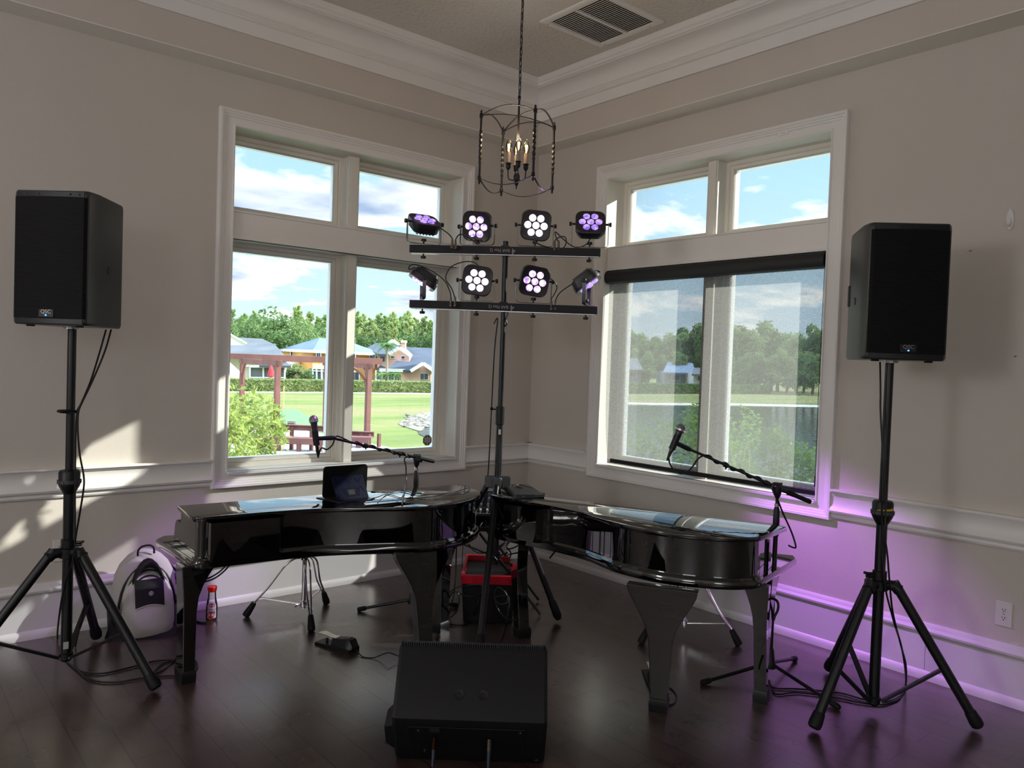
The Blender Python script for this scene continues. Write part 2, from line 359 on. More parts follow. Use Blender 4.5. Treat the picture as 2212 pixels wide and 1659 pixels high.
# small catches on the right casing, sticker on the left pane
for p, w, nm in ((onx(1424, 348, -.012), .022, 'small white catch on the right window head casing, the one nearer the room corner'),
                 (onx(1692, 288, -.012), .035, 'white oblong catch on the right window head casing, the one farther from the corner')):
    r = thing('window_catch', p, nm, 'catch', 'catches on the right window casing')
    obj('back_plate', MB().box(p+V((-.003, 0, 0)), (.006, w*2, .026)), M_white, r, bev=.004)
    m = MB(); m.tube([p+V((-.006, w*.4, .004)), p+V((-.016, 0, .0)), p+V((-.010, -w*.5, -.004))], .004, 8); obj('hook', m, M_white, r)
p = ony(923, 951, .195); oc = [(.043*cos(PI/8+k*PI/4), .043*sin(PI/8+k*PI/4)) for k in range(8)]
st = thing('window_sticker', p, 'octagonal grey alarm sticker in the lower right corner of the left window', 'sticker')
obj('backing', MB().ext(oc, p, (1, 0, 0), (0, 0, 1), .001), P('sticker_grey', '#77726a', .7), st, smooth=0)
m = MB()
for k, (a, w, h, z) in enumerate(((-.021, .006, .026, .004), (-.012, .006, .020, .001), (0, .004, .062, 0), (.011, .006, .02, .001), (.021, .006, .026, .004))): m.box(p+V((a, -.0022, z)), (w, .001, h))
m.box(p+V((0, -.0022, .016)), (.056, .001, .005)); m.box(p+V((0, -.0022, -.012)), (.05, .001, .004))
obj('emblem', m, P('sticker_ink', '#cfcabd', .7), st, smooth=0)

# ------------------------------------------------------------------ small things on walls and ceiling
M_plate = P('outlet_plate', '#d9d6d4', .4)
def outlet(p, x, n, label):
    p = V(p); x = V(x); n = V(n)
    r = thing('wall_outlet', p, label, 'outlet', 'white duplex wall outlets')
    obj('cover_plate', MB().box(p+n*.003, (.072, .117, .006), x, UP, n), M_plate, r, bev=.0025)
    for s in (-1, 1):
        c = p+UP*(s*.0195)+n*.006
        q = [(a*.0165, max(-.0135, min(.0135, b*.0165))) for a, b in [(cos(k*PI/10), sin(k*PI/10)) for k in range(20)]]
        f = obj('socket', MB().ext(q, c-n*.002, x, UP, .0035 if x.cross(UP).dot(n) > 0 else -.0035), M_plate, r, smooth=0)
        m = MB(); m.box(c+n*.002-x*.006+UP*.003, (.0025, .009, .001), x, UP, n); m.box(c+n*.002+x*.006+UP*.003, (.0022, .007, .001), x, UP, n); m.cyl(c+n*.001-UP*.007, c+n*.0025-UP*.007, .0026, 10)
        obj('slots', m, M_dark, f, smooth=0)
    obj('screw', MB().cyl(p+n*.005, p+n*.0075, .003, 10), M_scr, r)
outlet((-3.363, 0, .452), (1, 0, 0), (0, -1, 0), 'white duplex outlet on the left wall behind the left speaker stand')
outlet((0, -3.468, .427), (0, 1, 0), (-1, 0, 0), 'white duplex outlet low on the right wall beside the right speaker stand')
p = V((0, -3.409, 2.316)); hk = thing('adhesive_hook', p, 'white oval adhesive hook stuck high on the right wall by the right speaker', 'hook')
q = [(.017*cos(k*PI/12), .052*sin(k*PI/12)) for k in range(24)]
obj('hook_base', MB().prism([p+V((0, a, b)) for a, b in q], (-.009, 0, 0)), M_plate, hk, bev=.004)
obj('hook_tongue', MB().tube([p+V((-.008, 0, .005)), p+V((-.016, 0, -.02)), p+V((-.024, 0, -.032)), p+V((-.028, 0, -.026))], [.006, .007, .006, .004], 8), M_plate, hk)
M_scuff = P('wall_nick', '#8a847c', .9); M_scuff2 = P('wall_fill', '#cfc9c2', .9)
for (px, py, w, h, mt, nm) in ((2077, 546, .012, .007, M_scuff2, 'pale paint chip on the right wall beside the right speaker'),
                               (2096, 542, .007, .005, M_scuff, 'tiny dark nail hole on the right wall beside the right speaker'),
                               (2193, 770, .007, .005, M_scuff, 'tiny dark nail hole on the right wall below the adhesive hook'),
                               (2192, 1391, .02, .012, M_scuff2, 'pale plaster chip just above the right baseboard')):
    c = onx(px, py, 0); m = MB(); m.prism([c+V((0, w*cos(a)*(1+.3*sin(3*a)), h*sin(a)*(1+.25*cos(2*a+1)))) for a in [k*PI/6 for k in range(12)]], (-.0012, 0, 0))
    single('wall_mark', m, mt, nm, 'mark', 'small marks on the right wall', smooth=0)
# ceiling return-air grille
vx0, vx1, vy0, vy1 = -.973, -.425, -1.598, -1.055
vt = thing('ceiling_vent', ((vx0+vx1)/2, (vy0+vy1)/2, ZC), 'large white louvred air return grille in the ceiling', 'vent')
m = MB(); m.rframe([(0, 0), (0, .01), (-.012, .014), (-.042, .012), (-.045, 0)], (vx0, vx1, vy0, vy1), (0, 0, ZC), (1, 0, 0), (0, 1, 0), (0, 0, -1))
ym = (vy0+vy1)/2; m.bx(vx0+.04, vx1-.04, ym-.009, ym+.009, ZC-.012, ZC)
obj('vent_frame', m, M_white, vt, smooth=20)
obj('vent_backing', MB().bx(vx0+.02, vx1-.02, vy0+.02, vy1-.02, ZC-.001, ZC-.0004), M_dark, vt, smooth=0)
for y0, y1 in ((vy0+.045, ym-.009), (ym+.009, vy1-.045)):
    m = MB()
    for k in range(24):
        x = vx0+.052+k*(vx1-vx0-.104)/23
        m.box((x, (y0+y1)/2, ZC-.0065), (.0215, y1-y0-.006, .0014), (cos(.42), 0, sin(.42)), (0, 1, 0))
    obj('louvres', m, M_white, vt, smooth=0)
for a, b in ((vx0+.02, vy0+.06), (vx1-.02, vy0+.1), (vx1-.02, vy1-.06), (vx0+.05, vy1-.02)):
    obj('screw', MB().cyl((a, b, ZC-.013), (a, b, ZC-.015), .004, 8), M_scr, vt)
# ------------------------------------------------------------------ lantern pendant
M_iron = P('black_iron', (.008, .0075, .009), .4, metal=.2, spec=.5)
LP = at(1118, 327, 4.1)
ca, sa = cos(math.radians(-21.7)), sin(math.radians(-21.7))
LA = HR*ca+HF*sa; LB = -HR*sa+HF*ca; LS = .297
lan = thing('lantern_pendant', (LP.x, LP.y, ZC), 'black square iron lantern with four lit candle bulbs hanging from a chain', 'pendant lamp')
zt, zb = LP.z+.155, LP.z-.165
corner = {}
for i, j in ((-1, -1), (1, -1), (1, 1), (-1, 1)):
    c = LP+LA*(i*LS/2)+LB*(j*LS/2); corner[i, j] = c; m = MB()
    def q(z): return V((c.x, c.y, z))
    m.tube([q(zb-.012), q(zt+.012)], .0062, 10)
    R = []                                            # twisted square section in the middle of the post
    for k in range(25):
        z = zb+.075+.17*k/24; a0 = 3*2*PI*k/24/2
        R.append([q(z)+V((cos(a0+a)*.0085, sin(a0+a)*.0085, 0)) for a in (PI/4, 3*PI/4, 5*PI/4, 7*PI/4)])
    m.loft(R)
    for z in (zb, zt): m.lathe([(.0, -.012), (.0095, -.012), (.0095, .008), (.0075, .012), (0, .012)], q(z), n=12)
    m.lathe([(0, 0), (.004, 0), (.007, .008), (.004, .014), (.0025, .016), (0, .02)], q(zt+.012), n=10)
    m.lathe([(0, 0), (.004, 0), (.007, .010), (.005, .016), (0, .024)], q(zb-.012), axis=(0, 0, -1), n=10)
    obj('corner_post', m, M_iron, lan, smooth=40)
def arch(a, b, z, h):
    a = V((a.x, a.y, z)); b = V((b.x, b.y, z)); m = MB()
    pts = [a.lerp(b, k/14)+UP*(h*(1-(2*k/14-1)**2)) for k in range(15)]
    return m.loft([[p+s*.0035*(b-a).normalized().cross(UP)+UP*(t*.0018) for s, t in ((-1, -1), (1, -1), (1, 1), (-1, 1))] for p in pts])
ks = [(-1, -1), (1, -1), (1, 1), (-1, 1)]
for k in range(4):
    a, b = corner[ks[k]], corner[ks[(k+1) % 4]]
    obj('top_arch', arch(a, b, zt, .042), M_iron, lan); obj('bottom_arch', arch(a, b, zb, -.042), M_iron, lan)
for a, b in ((0, 2), (1, 3)): obj('cross_arch', arch(corner[ks[a]], corner[ks[b]], zt, .03), M_iron, lan)
m = MB(); m.tube([V((LP.x, LP.y, z)) for z in (zb+.04, zt+.125)], .0055, 10)
m.lathe([(.0055, 0), (.0085, .004), (.0085, .016), (.0055, .022)], (LP.x, LP.y, zt+.115), n=12)
m.lathe([(0, -.072), (.003, -.07), (.0045, -.064), (.003, -.058), (.009, -.05), (.014, -.036), (.009, -.028), (.0165, -.02), (.018, -.006), (.012, .012), (.005, .02)], (LP.x, LP.y, zb+.038), n=16)
obj('stem', m, M_iron, lan)
M_candle = P('candle_sleeve', '#9a8a80', .6); M_bulb = glass_mat('bulb_glass', (.99, .95, .86)); M_fil = P('filament', '#ffb24d', .5, emit=('#ffc068', 40))
for k in range(4):
    a = math.radians(28+90*k); d = LA*cos(a)+LB*sin(a); b = V((LP.x, LP.y, 0))+d*.047; z0 = LP.z-.083
    arm = obj('candle_arm', MB().tube(spline([V((LP.x, LP.y, z0-.064)), V((LP.x, LP.y, z0-.07))+d*.02, b-d*.004+UP*(z0-.062), b+UP*(z0-.03), b+UP*z0], 6), .0032, 8)
              .lathe([(.004, -.018), (.012, -.008), (.0135, .002), (.012, .012), (.016, .015), (.016, .019), (.009, .02), (0, .02)], b+UP*z0, n=16), M_iron, lan)
    obj('candle_sleeve', MB().lathe([(0, .018), (.0115, .018), (.0115, .072), (0, .072)], b+UP*z0, n=16), M_candle, arm)
    obj('bulb', MB().lathe([(.006, .070), (.0115, .078), (.0165, .094), (.0165, .104), (.013, .122), (.007, .137), (.002, .147), (0, .148)], b+UP*z0, n=16), M_bulb, arm)
    m = MB()
    for s in range(4):
        w = d.cross(UP)*cos(s*PI/2)+d*sin(s*PI/2); m.tube([b+UP*(z0+.082)+w*.002, b+UP*(z0+.118)+w*.005], .0009, 5)
    obj('filament', m, M_fil, arm)
    l = bpy.data.lights.new('bulb_light', 'POINT'); l.energy = 1.2; l.color = (1, .72, .42); l.shadow_soft_size = .012
    o = bpy.data.objects.new('bulb_light', l); COL.objects.link(o); o.location = b+UP*(z0+.165)
n = int((ZC-.03-(zt+.14))/.031)
for k in range(n):
    z = zt+.150+k*.031; v = (V((1, 0, 0)) if k % 2 else V((0, 1, 0))); c = V((LP.x+.0008*sin(k), LP.y, z))
    pts = [c+v*(.0062*cos(a))+UP*(.0125*sin(a)+(.0075 if sin(a) > 0 else -.0075)) for a in [i*2*PI/14 for i in range(14)]]
    obj('chain_link', MB().tube(pts, .0021, 6, closed=True), M_iron, lan)
m = MB(); m.tube(spline([V((LP.x+.005*sin(1.9*k), LP.y+.005*cos(1.9*k), zt+.14+(ZC-.03-zt-.14)*k/20)) for k in range(21)], 3), .0018, 6)
obj('lamp_wire', m, M_cab, lan)
obj('ceiling_canopy', MB().lathe([(0, -.03), (.012, -.03), (.05, -.012), (.062, 0), (0, 0)], (LP.x, LP.y, ZC), n=24), M_iron, lan)

# ------------------------------------------------------------------ loudspeakers on tripod stands
M_spk = P('speaker_cabinet', (.016, .0185, .021), .36, spec=.85, bump=(700, .12, .001))
M_led = P('blue_led', '#1a4cff', .4, emit=('#2a63ff', 12)); M_logo = P('badge_silver', '#8d8a88', .35, metal=.6)
def grille_mat():
    m, nt, N, L, b = new_mat('steel_grille')
    tc = N.new('ShaderNodeTexCoord'); w = N.new('ShaderNodeTexWave'); w.wave_type = 'BANDS'; w.bands_direction = 'Z'; w.inputs['Scale'].default_value = 42
    u = N.new('ShaderNodeBump'); u.inputs['Strength'].default_value = .6; u.inputs['Distance'].default_value = .002
    L.new(tc.outputs['Object'], w.inputs['Vector']); L.new(w.outputs['Fac'], u.inputs['Height']); L.new(u.outputs[0], b.inputs['Normal'])
    b.inputs['Base Color'].default_value = (.002, .0023, .003, 1); b.inputs['Roughness'].default_value = .6; b.inputs['Specular IOR Level'].default_value = .22
    return m
M_gril = grille_mat()
def speaker(x, y, z, deg, label, notch):
    n = V((cos(math.radians(deg)), sin(math.radians(deg)), 0)); s = -n.cross(UP)*-1; s = (-n).cross(UP)     # s: viewer's right when facing the front
    H = .592; K = .95; o = V((x, y, z))+n*.17
    def p(a, d, h): return o+s*(a*K)-n*(d*K)+UP*h
    r = thing('loudspeaker', (x, y, z), label, 'loudspeaker', 'loudspeakers on tripod stands')
    out = [(-.168, .004), (-.18, .016), (-.184, .035), (-.186, .09), (-.142, .355), (-.132, .365), (.132, .365), (.142, .355), (.186, .09), (.184, .035), (.18, .016), (.168, .004)]
    m = MB(); Z = ((0, .965), (.008, .99), (.016, 1), (H-.018, 1), (H-.007, .992), (H, .97))
    m.loft([[p(a*k, .17+(d-.17)*k, h) for a, d in out] for h, k in Z])
    obj('cabinet', m, M_spk, r, smooth=30)
    g = [(-.176, .010), (-.165, -.002), (-.1, -.011), (0, -.014), (.1, -.011), (.165, -.002), (.176, .010), (.16, .02), (-.16, .02)]
    obj('grille', MB().loft([[p(a, d, h) for a, d in g] for h in (.028, H-.03)]), M_gril, r, smooth=30)
    for h0, h1, nm in ((.006, .027, 'bottom_trim'), (H-.029, H-.008, 'top_trim')):
        obj(nm, MB().loft([[p(a*.99, d+.003, h) for a, d in g] for h in (h0, h1)]), M_blk, r, smooth=30)
    c = p(0, -.0165, .05); b = obj('badge', MB().box(c+n*-.002, (.068, .004, .034), s, n), M_blk, r, bev=.001)
    text('badge_lettering', 'QSC', .024, c+n*.0012+UP*.006, s, UP, M_logo, b); obj('status_led', MB().box(c+n*.001-UP*.009, (.006, .002, .005), s, n), M_led, b)
    for a in (-.12, -.05, .1, .14): obj('screw', MB().cyl(p(a, -.0085+.04*(abs(a) > .11)*.15, H-.018), p(a, -.0125+.006*(abs(a) > .11), H-.018), .0045, 8), M_blk, r)
    sd = 1 if notch == 'disc' else -1
    e = V(p(sd*.186, .09, 0)-p(sd*.142, .355, 0)); e.z = 0; e.normalize(); w = (s*sd).cross(UP); nn = UP.cross(e); nn = nn if nn.dot(s*sd) > 0 else -nn
    c = p(sd*.1675, .2, .265)
    obj('handle_plug', MB().cyl(c-nn*.002, c+nn*.003, .017, 20), P('handle_plug_plastic', (.03, .032, .035), .5), r)
    if notch != 'disc': obj('rear_handle', MB().box(p(-.143, .345, .3), (.03, .012, .10), e, nn, UP), M_blk, r, bev=.004)
    obj('pole_cup', MB().cyl(p(0, .17, -.012), p(0, .17, .004), .032, 20), M_steel, r)
    for a in (-.12, .12): obj('foot_rubber', MB().box(p(a, .05, -.004), (.03, .02, .008), s, n), M_rub, r, bev=.002)
    return r
speaker(-3.45, -.66, 1.648, -134, 'black loudspeaker on the tripod stand by the left wall, its grey side toward the window', 'disc')
speaker(-.627, -3.149, 1.620, -134, 'black loudspeaker on the tripod stand by the right wall', 'notch')

def stand(x, y, zb, feet, ztop, label, yellow=False, lever=1):
    r = thing('speaker_stand', (x, y, 0), label, 'speaker stand', 'tripod speaker stands')
    c = lambda z: V((x, y, z)); zh = .595
    obj('upper_pole', MB().cyl(c(.85), c(ztop), .0185, 18), M_blkm, r)
    m = MB().cyl(c(zb), c(.88), .0235, 20); obj('lower_pole', m, M_blkm, r)
    if not yellow:
        obj('price_tag', MB().box(c(zb+.06)+V((-.006, -.0235, 0)), (.022, .001, .034)), P('tag_paper', '#b9b7b2', .7), r)
    m = MB().lathe([(.0235, .868), (.028, .875), (.044, .905), (.0475, .918), (.0475, .934), (.045, .938), (.0455, .968), (.04, .978), (.02, .981)], c(0), n=28)
    k = obj('clutch_collar', m, M_blk, r, smooth=40)
    m = MB()
    for i in range(16):
        a = i*PI/8; m.box(c(.926)+V((cos(a), sin(a), 0))*.0475, (.006, .012, .016), (cos(a), sin(a), 0), (-sin(a), cos(a), 0))
    m.lathe([(.046, .917), (.0495, .92), (.0495, .932), (.046, .935)], c(0), n=28)
    obj('grip_ring', m, P('grip_rubber_grey', (.05, .05, .052), .6), k)
    if yellow:
        v = (CAM-c(0)); v.z = 0; v.normalize(); t = v.cross(UP); m = MB(); R = []
        for i in range(9):
            a = -1.2+i*.22; d = v*cos(a)-t*sin(a)*-1; R.append([c(z)+d*.0462 for z in (.938, .938+.013*(1-i/9.5))])
        m.add([q for a in R for q in a], [(2*i, 2*i+2, 2*i+3, 2*i+1) for i in range(8)]); obj('size_scale', m, P('scale_yellow', '#c2ab2c', .6), k)
    obj('clamp_ring', MB().lathe([(.0235, .615), (.031, .617), (.031, .655), (.0235, .658)], c(0), n=20), M_blk, r)
    v = HR*lever
    obj('clamp_lever', MB().tube([c(.642)+v*.028, c(.64)+v*.05, c(.646)+v*.072], [.006, .008, .006], 8).tube([c(.638)+v*.03-UP*.012, c(.63)+v*.062], .006, 8), M_blk, r)
    obj('leg_hub', MB().lathe([(.0235, .565), (.038, .57), (.038, .612), (.0235, .618)], c(0), n=20), M_blk, r)
    obj('brace_hub', MB().lathe([(.0, zb-.02), (.02, zb-.02), (.03, zb-.008), (.03, zb+.018), (.0236, zb+.022)], c(0), n=16), M_blk, r)
    for f in feet:
        d = V((f[0]-x, f[1]-y, 0)); L = d.length; d.normalize(); t = d.cross(UP)
        a = c(zh)+d*.072; b = V((f[0], f[1], .028)); ax = (b-a).normalized(); nrm = t.cross(ax)
        m = MB(); m.tube([a-ax*.02, b], .0215, 14); lg = obj('leg', m, M_blkm, r)
        obj('leg_yoke', MB().tube([c(zh)+d*.02, c(zh)+d*.06, a+ax*.02], [.022, .025, .027], 12), M_blk, lg)
        obj('foot_rubber', MB().tube([b-ax*.06, b-ax*.052, b-ax*.012, b+ax*.006, b+ax*.014], [.0235, .0255, .029, .027, .018], 14), M_rub, lg)
        q = a.lerp(b, .58)
        obj('brace', MB().beam(q-UP*.018, c(zb)+d*.03, .024, .014, up=t.cross(UP)), M_blkm, lg, bev=.003)
        obj('brace_bolt', MB().cyl(c(zb)+d*.028-t*.014, c(zb)+d*.028+t*.014, .006, 8), M_scr, lg)
    return r
ls = stand(-3.45, -.66, .10, ((-3.165, -1.063), (-3.227, -.222), (-3.94, -.70)), 1.652, 'black tripod speaker stand by the left wall behind the backpack', lever=1)
stand(-.627, -3.149, .055, ((-1.038, -3.085), (-.428, -3.515), (-.345, -2.79)), 1.624, 'black tripod speaker stand on the purple-lit floor by the right wall', True, lever=-1)
d = V((-3.227+3.45, -.222+.66, 0)).normalized(); a = V((-3.45, -.66, .595))+d*.072; b = V((-3.227, -.222, .028)); ax = (b-a).normalized()
tl = UP.cross(d); nn = tl.cross(ax); nn = -nn if nn.dot(CAM-a) < 0 else nn
vw = (CAM-a.lerp(b, .4)).normalized(); yv = -ax; zv = (vw-ax*vw.dot(ax)).normalized(); xv = yv.cross(zv)
text('leg_lettering', 'ULTIMATE', .036, a.lerp(b, .38)+zv*.0222, -yv, xv*-1 if False else (zv.cross(-yv)), P('leg_ink', '#3a3a3c', .5), ls)

# ------------------------------------------------------------------ stage light stand, two light bars, eight lamps
LPX = V((-1.304, -1.197, 0)); hz = .83
lt = thing('lighting_stand', LPX, 'tall black tripod lighting stand behind the gap between the two pianos', 'lighting stand')
c = lambda z: LPX+UP*z
obj('lower_mast', MB().cyl(c(.35), c(1.29), .0205, 16), M_blkm, lt)
obj('upper_mast', MB().cyl(c(1.2), c(2.262), .0168, 16), M_blkm, lt)
m = MB().lathe([(.0205, 1.18), (.027, 1.185), (.027, 1.285), (.019, 1.29)], c(0), n=16); k = obj('mast_collar', m, M_blk, lt)
obj('collar_knob', MB().cyl(c(1.272)-HR*.02, c(1.272)-HR*.045, .004, 8).ball(c(1.275)-HR*.05, .011, 10), M_blk, k)
obj('collar_sticker', MB().box(c(1.14)-HF*.0206+HR*.002, (.014, .0015, .03), tuple(HR), tuple(HF)), P('sticker_white', '#d8d6d2', .6), lt)
m = MB().lathe([(.0205, .80), (.034, .805), (.034, .86), (.03, .868), (.021, .872)], c(0), n=18); hb = obj('leg_hub', m, M_blk, lt)
for px, py in ((1205, 1346), (1037, 1424), None) if False else ((1205, 1346), (1037, 1424)):
    pass
fe = [pz(1205, 1344, 0), pz(1034, 1430, 0), V((-1.62, -.85, 0))]
for f in fe:
    d = V((f.x-LPX.x, f.y-LPX.y, 0)).normalized(); a = c(.835)+d*.055; b = V((f.x, f.y, .03)); ax = (b-a).normalized()
    lg = obj('leg', MB().tube([a, b], .0185, 14), M_blkm, lt)
    obj('leg_joint', MB().box(c(.84)+d*.045, (.06, .042, .07), tuple(d), tuple(UP.cross(d))), P('cast_alloy', '#4d4e50', .35, metal=.7), lg, bev=.006)
    obj('foot_rubber', MB().tube([b-ax*.11, b-ax*.1, b-ax*.01, b+ax*.012], [.0195, .0235, .026, .017], 14), M_rub, lg)
    q = a.lerp(b, .45); obj('brace', MB().beam(q, c(.40)+d*.024, .018, .006), M_blkm, lg)
obj('slide_collar', MB().lathe([(.0205, .37), (.03, .375), (.03, .42), (.0205, .425)], c(0), n=16), M_blk, lt)
M_lens = []
def lens_mat(nm, c0, c1, s):
    m, nt, N, L, b = new_mat(nm); tc = N.new('ShaderNodeTexCoord'); n = N.new('ShaderNodeTexNoise'); n.inputs['Scale'].default_value = 42; n.inputs['Detail'].default_value = 2
    r = N.new('ShaderNodeValToRGB'); e = r.color_ramp.elements; e[0].position = .36; e[0].color = (*lin(c0), 1); e[1].position = .62; e[1].color = (*lin(c1), 1)
    L.new(tc.outputs['Object'], n.inputs['Vector']); L.new(n.outputs['Fac'], r.inputs['Fac']); L.new(r.outputs['Color'], b.inputs['Emission Color']); b.inputs['Emission Strength'].default_value = s
    b.inputs['Base Color'].default_value = (.05, .04, .08, 1); b.inputs['Roughness'].default_value = .1
    return m
L_lo = lens_mat('led_lens_violet', '#7a5bd8', '#d9b4ff', 1.1); L_mid = lens_mat('led_lens_pink', '#a678ea', '#fff0ff', 1.5); L_hi = lens_mat('led_lens_bright', '#f0b8ff', '#ffffff', 2.6)
def text_up(*a): return text(*a)
BARS = []
for (xa, ya, xb, yb, lab, ly) in ((886, 538, 1297, 546.5, 'upper black light bar, clamped near the top of the lighting stand', 'U'), (886, 656.5, 1290, 671, 'lower black light bar, clamped below the other one on the lighting stand', 'L')):
    a, b = at(xa, ya, 4.58), at(xb, yb, 4.50); u = (b-a).normalized(); L = (b-a).length; w = u.cross(UP).normalized(); w = w if w.dot(CAM-a) > 0 else -w; v = w.cross(u); v = v if v.z > 0 else -v
    mid = (a+b)/2; r = thing('light_bar', mid, lab, 'light bar', 'stage light bars'); BARS.append((a, u, v, w, L, r))
    obj('bar_body', MB().box(mid, (L, .05, .046), tuple(u), tuple(w), tuple(v)), P('bar_coat', (.003, .003, .006), .5, spec=.3), r, bev=.002)
    obj('bottom_plate', MB().box(mid-v*.0255, (L-.02, .044, .004), tuple(u), tuple(w), tuple(v)), M_steel, r)
    obj('pole_clamp', MB().box(LPX*1.0+UP*(mid.z+.002)+w*.0, (.05, .06, .06), tuple(u), tuple(w), tuple(v)), M_blk, r, bev=.004)
    M_prt = P('bar_print', '#8b8893', .5); t0 = mid+u*((1083-(xa+xb)/2)/(xb-xa)*L if ly == 'U' else (1080-1088)/404*L)+w*.0258
    f = text('bar_lettering', 'BAR Flex Q', .024, t0-u*.002, -u, -v, M_prt, r)
    text('bar_numeral', '4', .05, t0+u*.078-v*.003, -u-v*.22, -v, M_prt, r)
    m = MB()
    for k in range(7): m.cyl(a+u*(.04+k*(L-.08)/6)-v*.03+w*.012, a+u*(.04+k*(L-.08)/6)-v*.027+w*.012, .003, 6)
    obj('plate_screws', m, M_scr, r)
def par(bar, px, py, yaw, pitch, lens, lab, cable, S=.178, power=0, blend=.6, angle=60, col=(.62, .28, 1), roll=0):
    a, u, v, w, L, _ = bar
    o = at(px, py, 4.52); t = max(.04, min(L-.04, (o-a).dot(u))); foot = a+u*t+v*.025; o = foot+UP*(o.z-foot.z)
    N0 = V((CAM.x-o.x, CAM.y-o.y, 0)).normalized(); R0 = UP.cross(N0); y, p = math.radians(yaw), math.radians(pitch)
    r = R0*cos(y)-N0*sin(y); h = N0*cos(y)+R0*sin(y); n = h*cos(p)+UP*sin(p); q = n.cross(r)
    if roll: ro = math.radians(roll); hr, hq = r*cos(ro)+q*sin(ro), q*cos(ro)-r*sin(ro)
    else: hr, hq = r, q
    T_ = thing('par_light', foot, lab, 'stage light', 'stage lights on the light bars')
    def pt(x, yy, d): return o+hr*x+hq*yy+n*d
    m = MB()
    m.loft([[pt(x*k, yy*k, d) for x, yy in rrect(S, S, .045, 6)] for d, k in ((-.045, .80), (-.04, .86), (-.012, .90), (-.010, .97), (.012, .985), (.019, .97), (.0215, .93), (.0205, .90))])
    for k in range(6): m.box(pt(-.05+k*.02, 0, -.05), (.004, .11, .014), tuple(hr), tuple(hq), tuple(n))
    hd = obj('lamp_head', m, P('par_housing', (.012, .011, .015), .38, bump=(500, .1, .001)) if 'par_housing' not in bpy.data.materials else bpy.data.materials['par_housing'], T_, smooth=30)
    for k in range(7):
        cx, cy = (0, 0) if k == 6 else (.0475*cos(k*PI/3), .0475*sin(k*PI/3))
        obj('lens', MB().lathe([(.0205, .019), (.0205, .0235), (.017, .0262), (.009, .0282), (0, .0288)], pt(cx, cy, 0), axis=tuple(n), n=20), lens, hd, smooth=60)
    yk = MB(); rw = S/2+.016
    pts = [o-r*rw+UP*.012, o-r*rw, foot-r*rw+UP*.022, foot-r*(rw-.006)+UP*.010, foot-r*(rw-.02)+UP*.006, foot+r*(rw-.02)+UP*.006, foot+r*(rw-.006)+UP*.010, foot+r*rw+UP*.022, o+r*rw, o+r*rw+UP*.012]
    R = []
    for i, pp in enumerate(pts):
        tn = (pts[min(i+1, 9)]-pts[max(i-1, 0)]).normalized(); sd = h; on = sd.cross(tn).normalized(); R.append([pp+sd*(e*.0105)+on*(g_*.0015) for e, g_ in ((-1, -1), (1, -1), (1, 1), (-1, 1))])
    yk.loft(R); obj('yoke', yk, P('yoke_steel', '#5d5f63', .35, metal=.8) if 'yoke_steel' not in bpy.data.materials else bpy.data.materials['yoke_steel'], T_, smooth=30)
    for s in (-1, 1): obj('tilt_knob', MB().lathe([(.006, S/2*.9), (.006, rw+.004), (.012, rw+.005), (.0135, rw+.012), (.011, rw+.017), (0, rw+.017)], o, axis=tuple(r*s), n=14), M_blk, T_)
    for s, zz in ((1, .008), (-1, -.052)):
        obj('base_knob', MB().lathe([(.005, 0), (.005, .012), (.015, .013), (.0165, .020), (.014, .028), (0, .029)], foot+UP*zz, axis=(0, 0, s), n=12), M_blk, T_)
    if cable:
        pts = [at(cx, cy, 4.50) for cx, cy in cable]; pts = [o-n*.03+hq*(-.06 if cable[0][1] > py else .06)*0+(pts[0]-o)*.8]+pts
        e = pts[-1]
        cb = obj('cable', MB().tube(spline(pts, 8), .0034, 8), M_cab, T_)
        obj('plug', MB().lathe([(.0036, .012), (.006, .004), (.0075, -.018), (.0075, -.03), (.0095, -.034), (.0095, -.044)], e, axis=(0, 0, 1), n=10), P('plug_nickel', '#6b5f58', .35, metal=.8) if 'plug_nickel' not in bpy.data.materials else bpy.data.materials['plug_nickel'], cb)
    if power:
        l = bpy.data.lights.new('par_beam', 'SPOT'); l.energy = power; l.color = col; l.spot_size = math.radians(angle); l.spot_blend = blend; l.shadow_soft_size = .05
        ob = bpy.data.objects.new('par_beam', l); COL.objects.link(ob); ob.location = o+n*.05; ob.rotation_euler = n.to_track_quat('Z', 'Y').to_euler()
        ob.rotation_euler = (-n).to_track_quat('Z', 'Y').to_euler() if False else n.to_track_quat('-Z', 'Y').to_euler()
U, Lo = BARS
par(U, 913, 478, 22, 60, L_lo, 'leftmost lamp on the upper light bar, tipped up flat toward the ceiling', [(948, 492), (966, 503), (976, 514), (977, 520)], power=2)
par(U, 1030, 487, -20, -16, L_mid, 'upper bar lamp left of the mast, head turned down and left', [(1034, 527), (1018, 517), (1003, 508), (992, 507), (985, 516), (984, 521)], power=2, roll=-6)
par(U, 1157, 487, 4, -9, L_hi, 'upper bar lamp right of the mast, shining bright straight at the room', [(1156, 522), (1170, 530), (1192, 536), (1212, 538), (1222, 528), (1222, 514), (1213, 511), (1201, 517), (1198, 524)], power=3, roll=-4)
par(U, 1275, 486, 3, 33, L_lo, 'rightmost lamp on the upper light bar, tipped upward with dim violet lenses', [(1276, 514), (1266, 528), (1250, 534), (1235, 531), (1215, 515), (1203, 503), (1199, 502), (1201, 512), (1207, 524)], power=2)
par(Lo, 911, 603, -86, -58, L_mid, 'leftmost lamp on the lower light bar, seen edge on, aimed down to the left', [(884, 582), (886, 574), (900, 572), (930, 584), (958, 604), (970, 625), (974, 640), (974, 645)], power=110, angle=34, col=(.6, .2, 1))
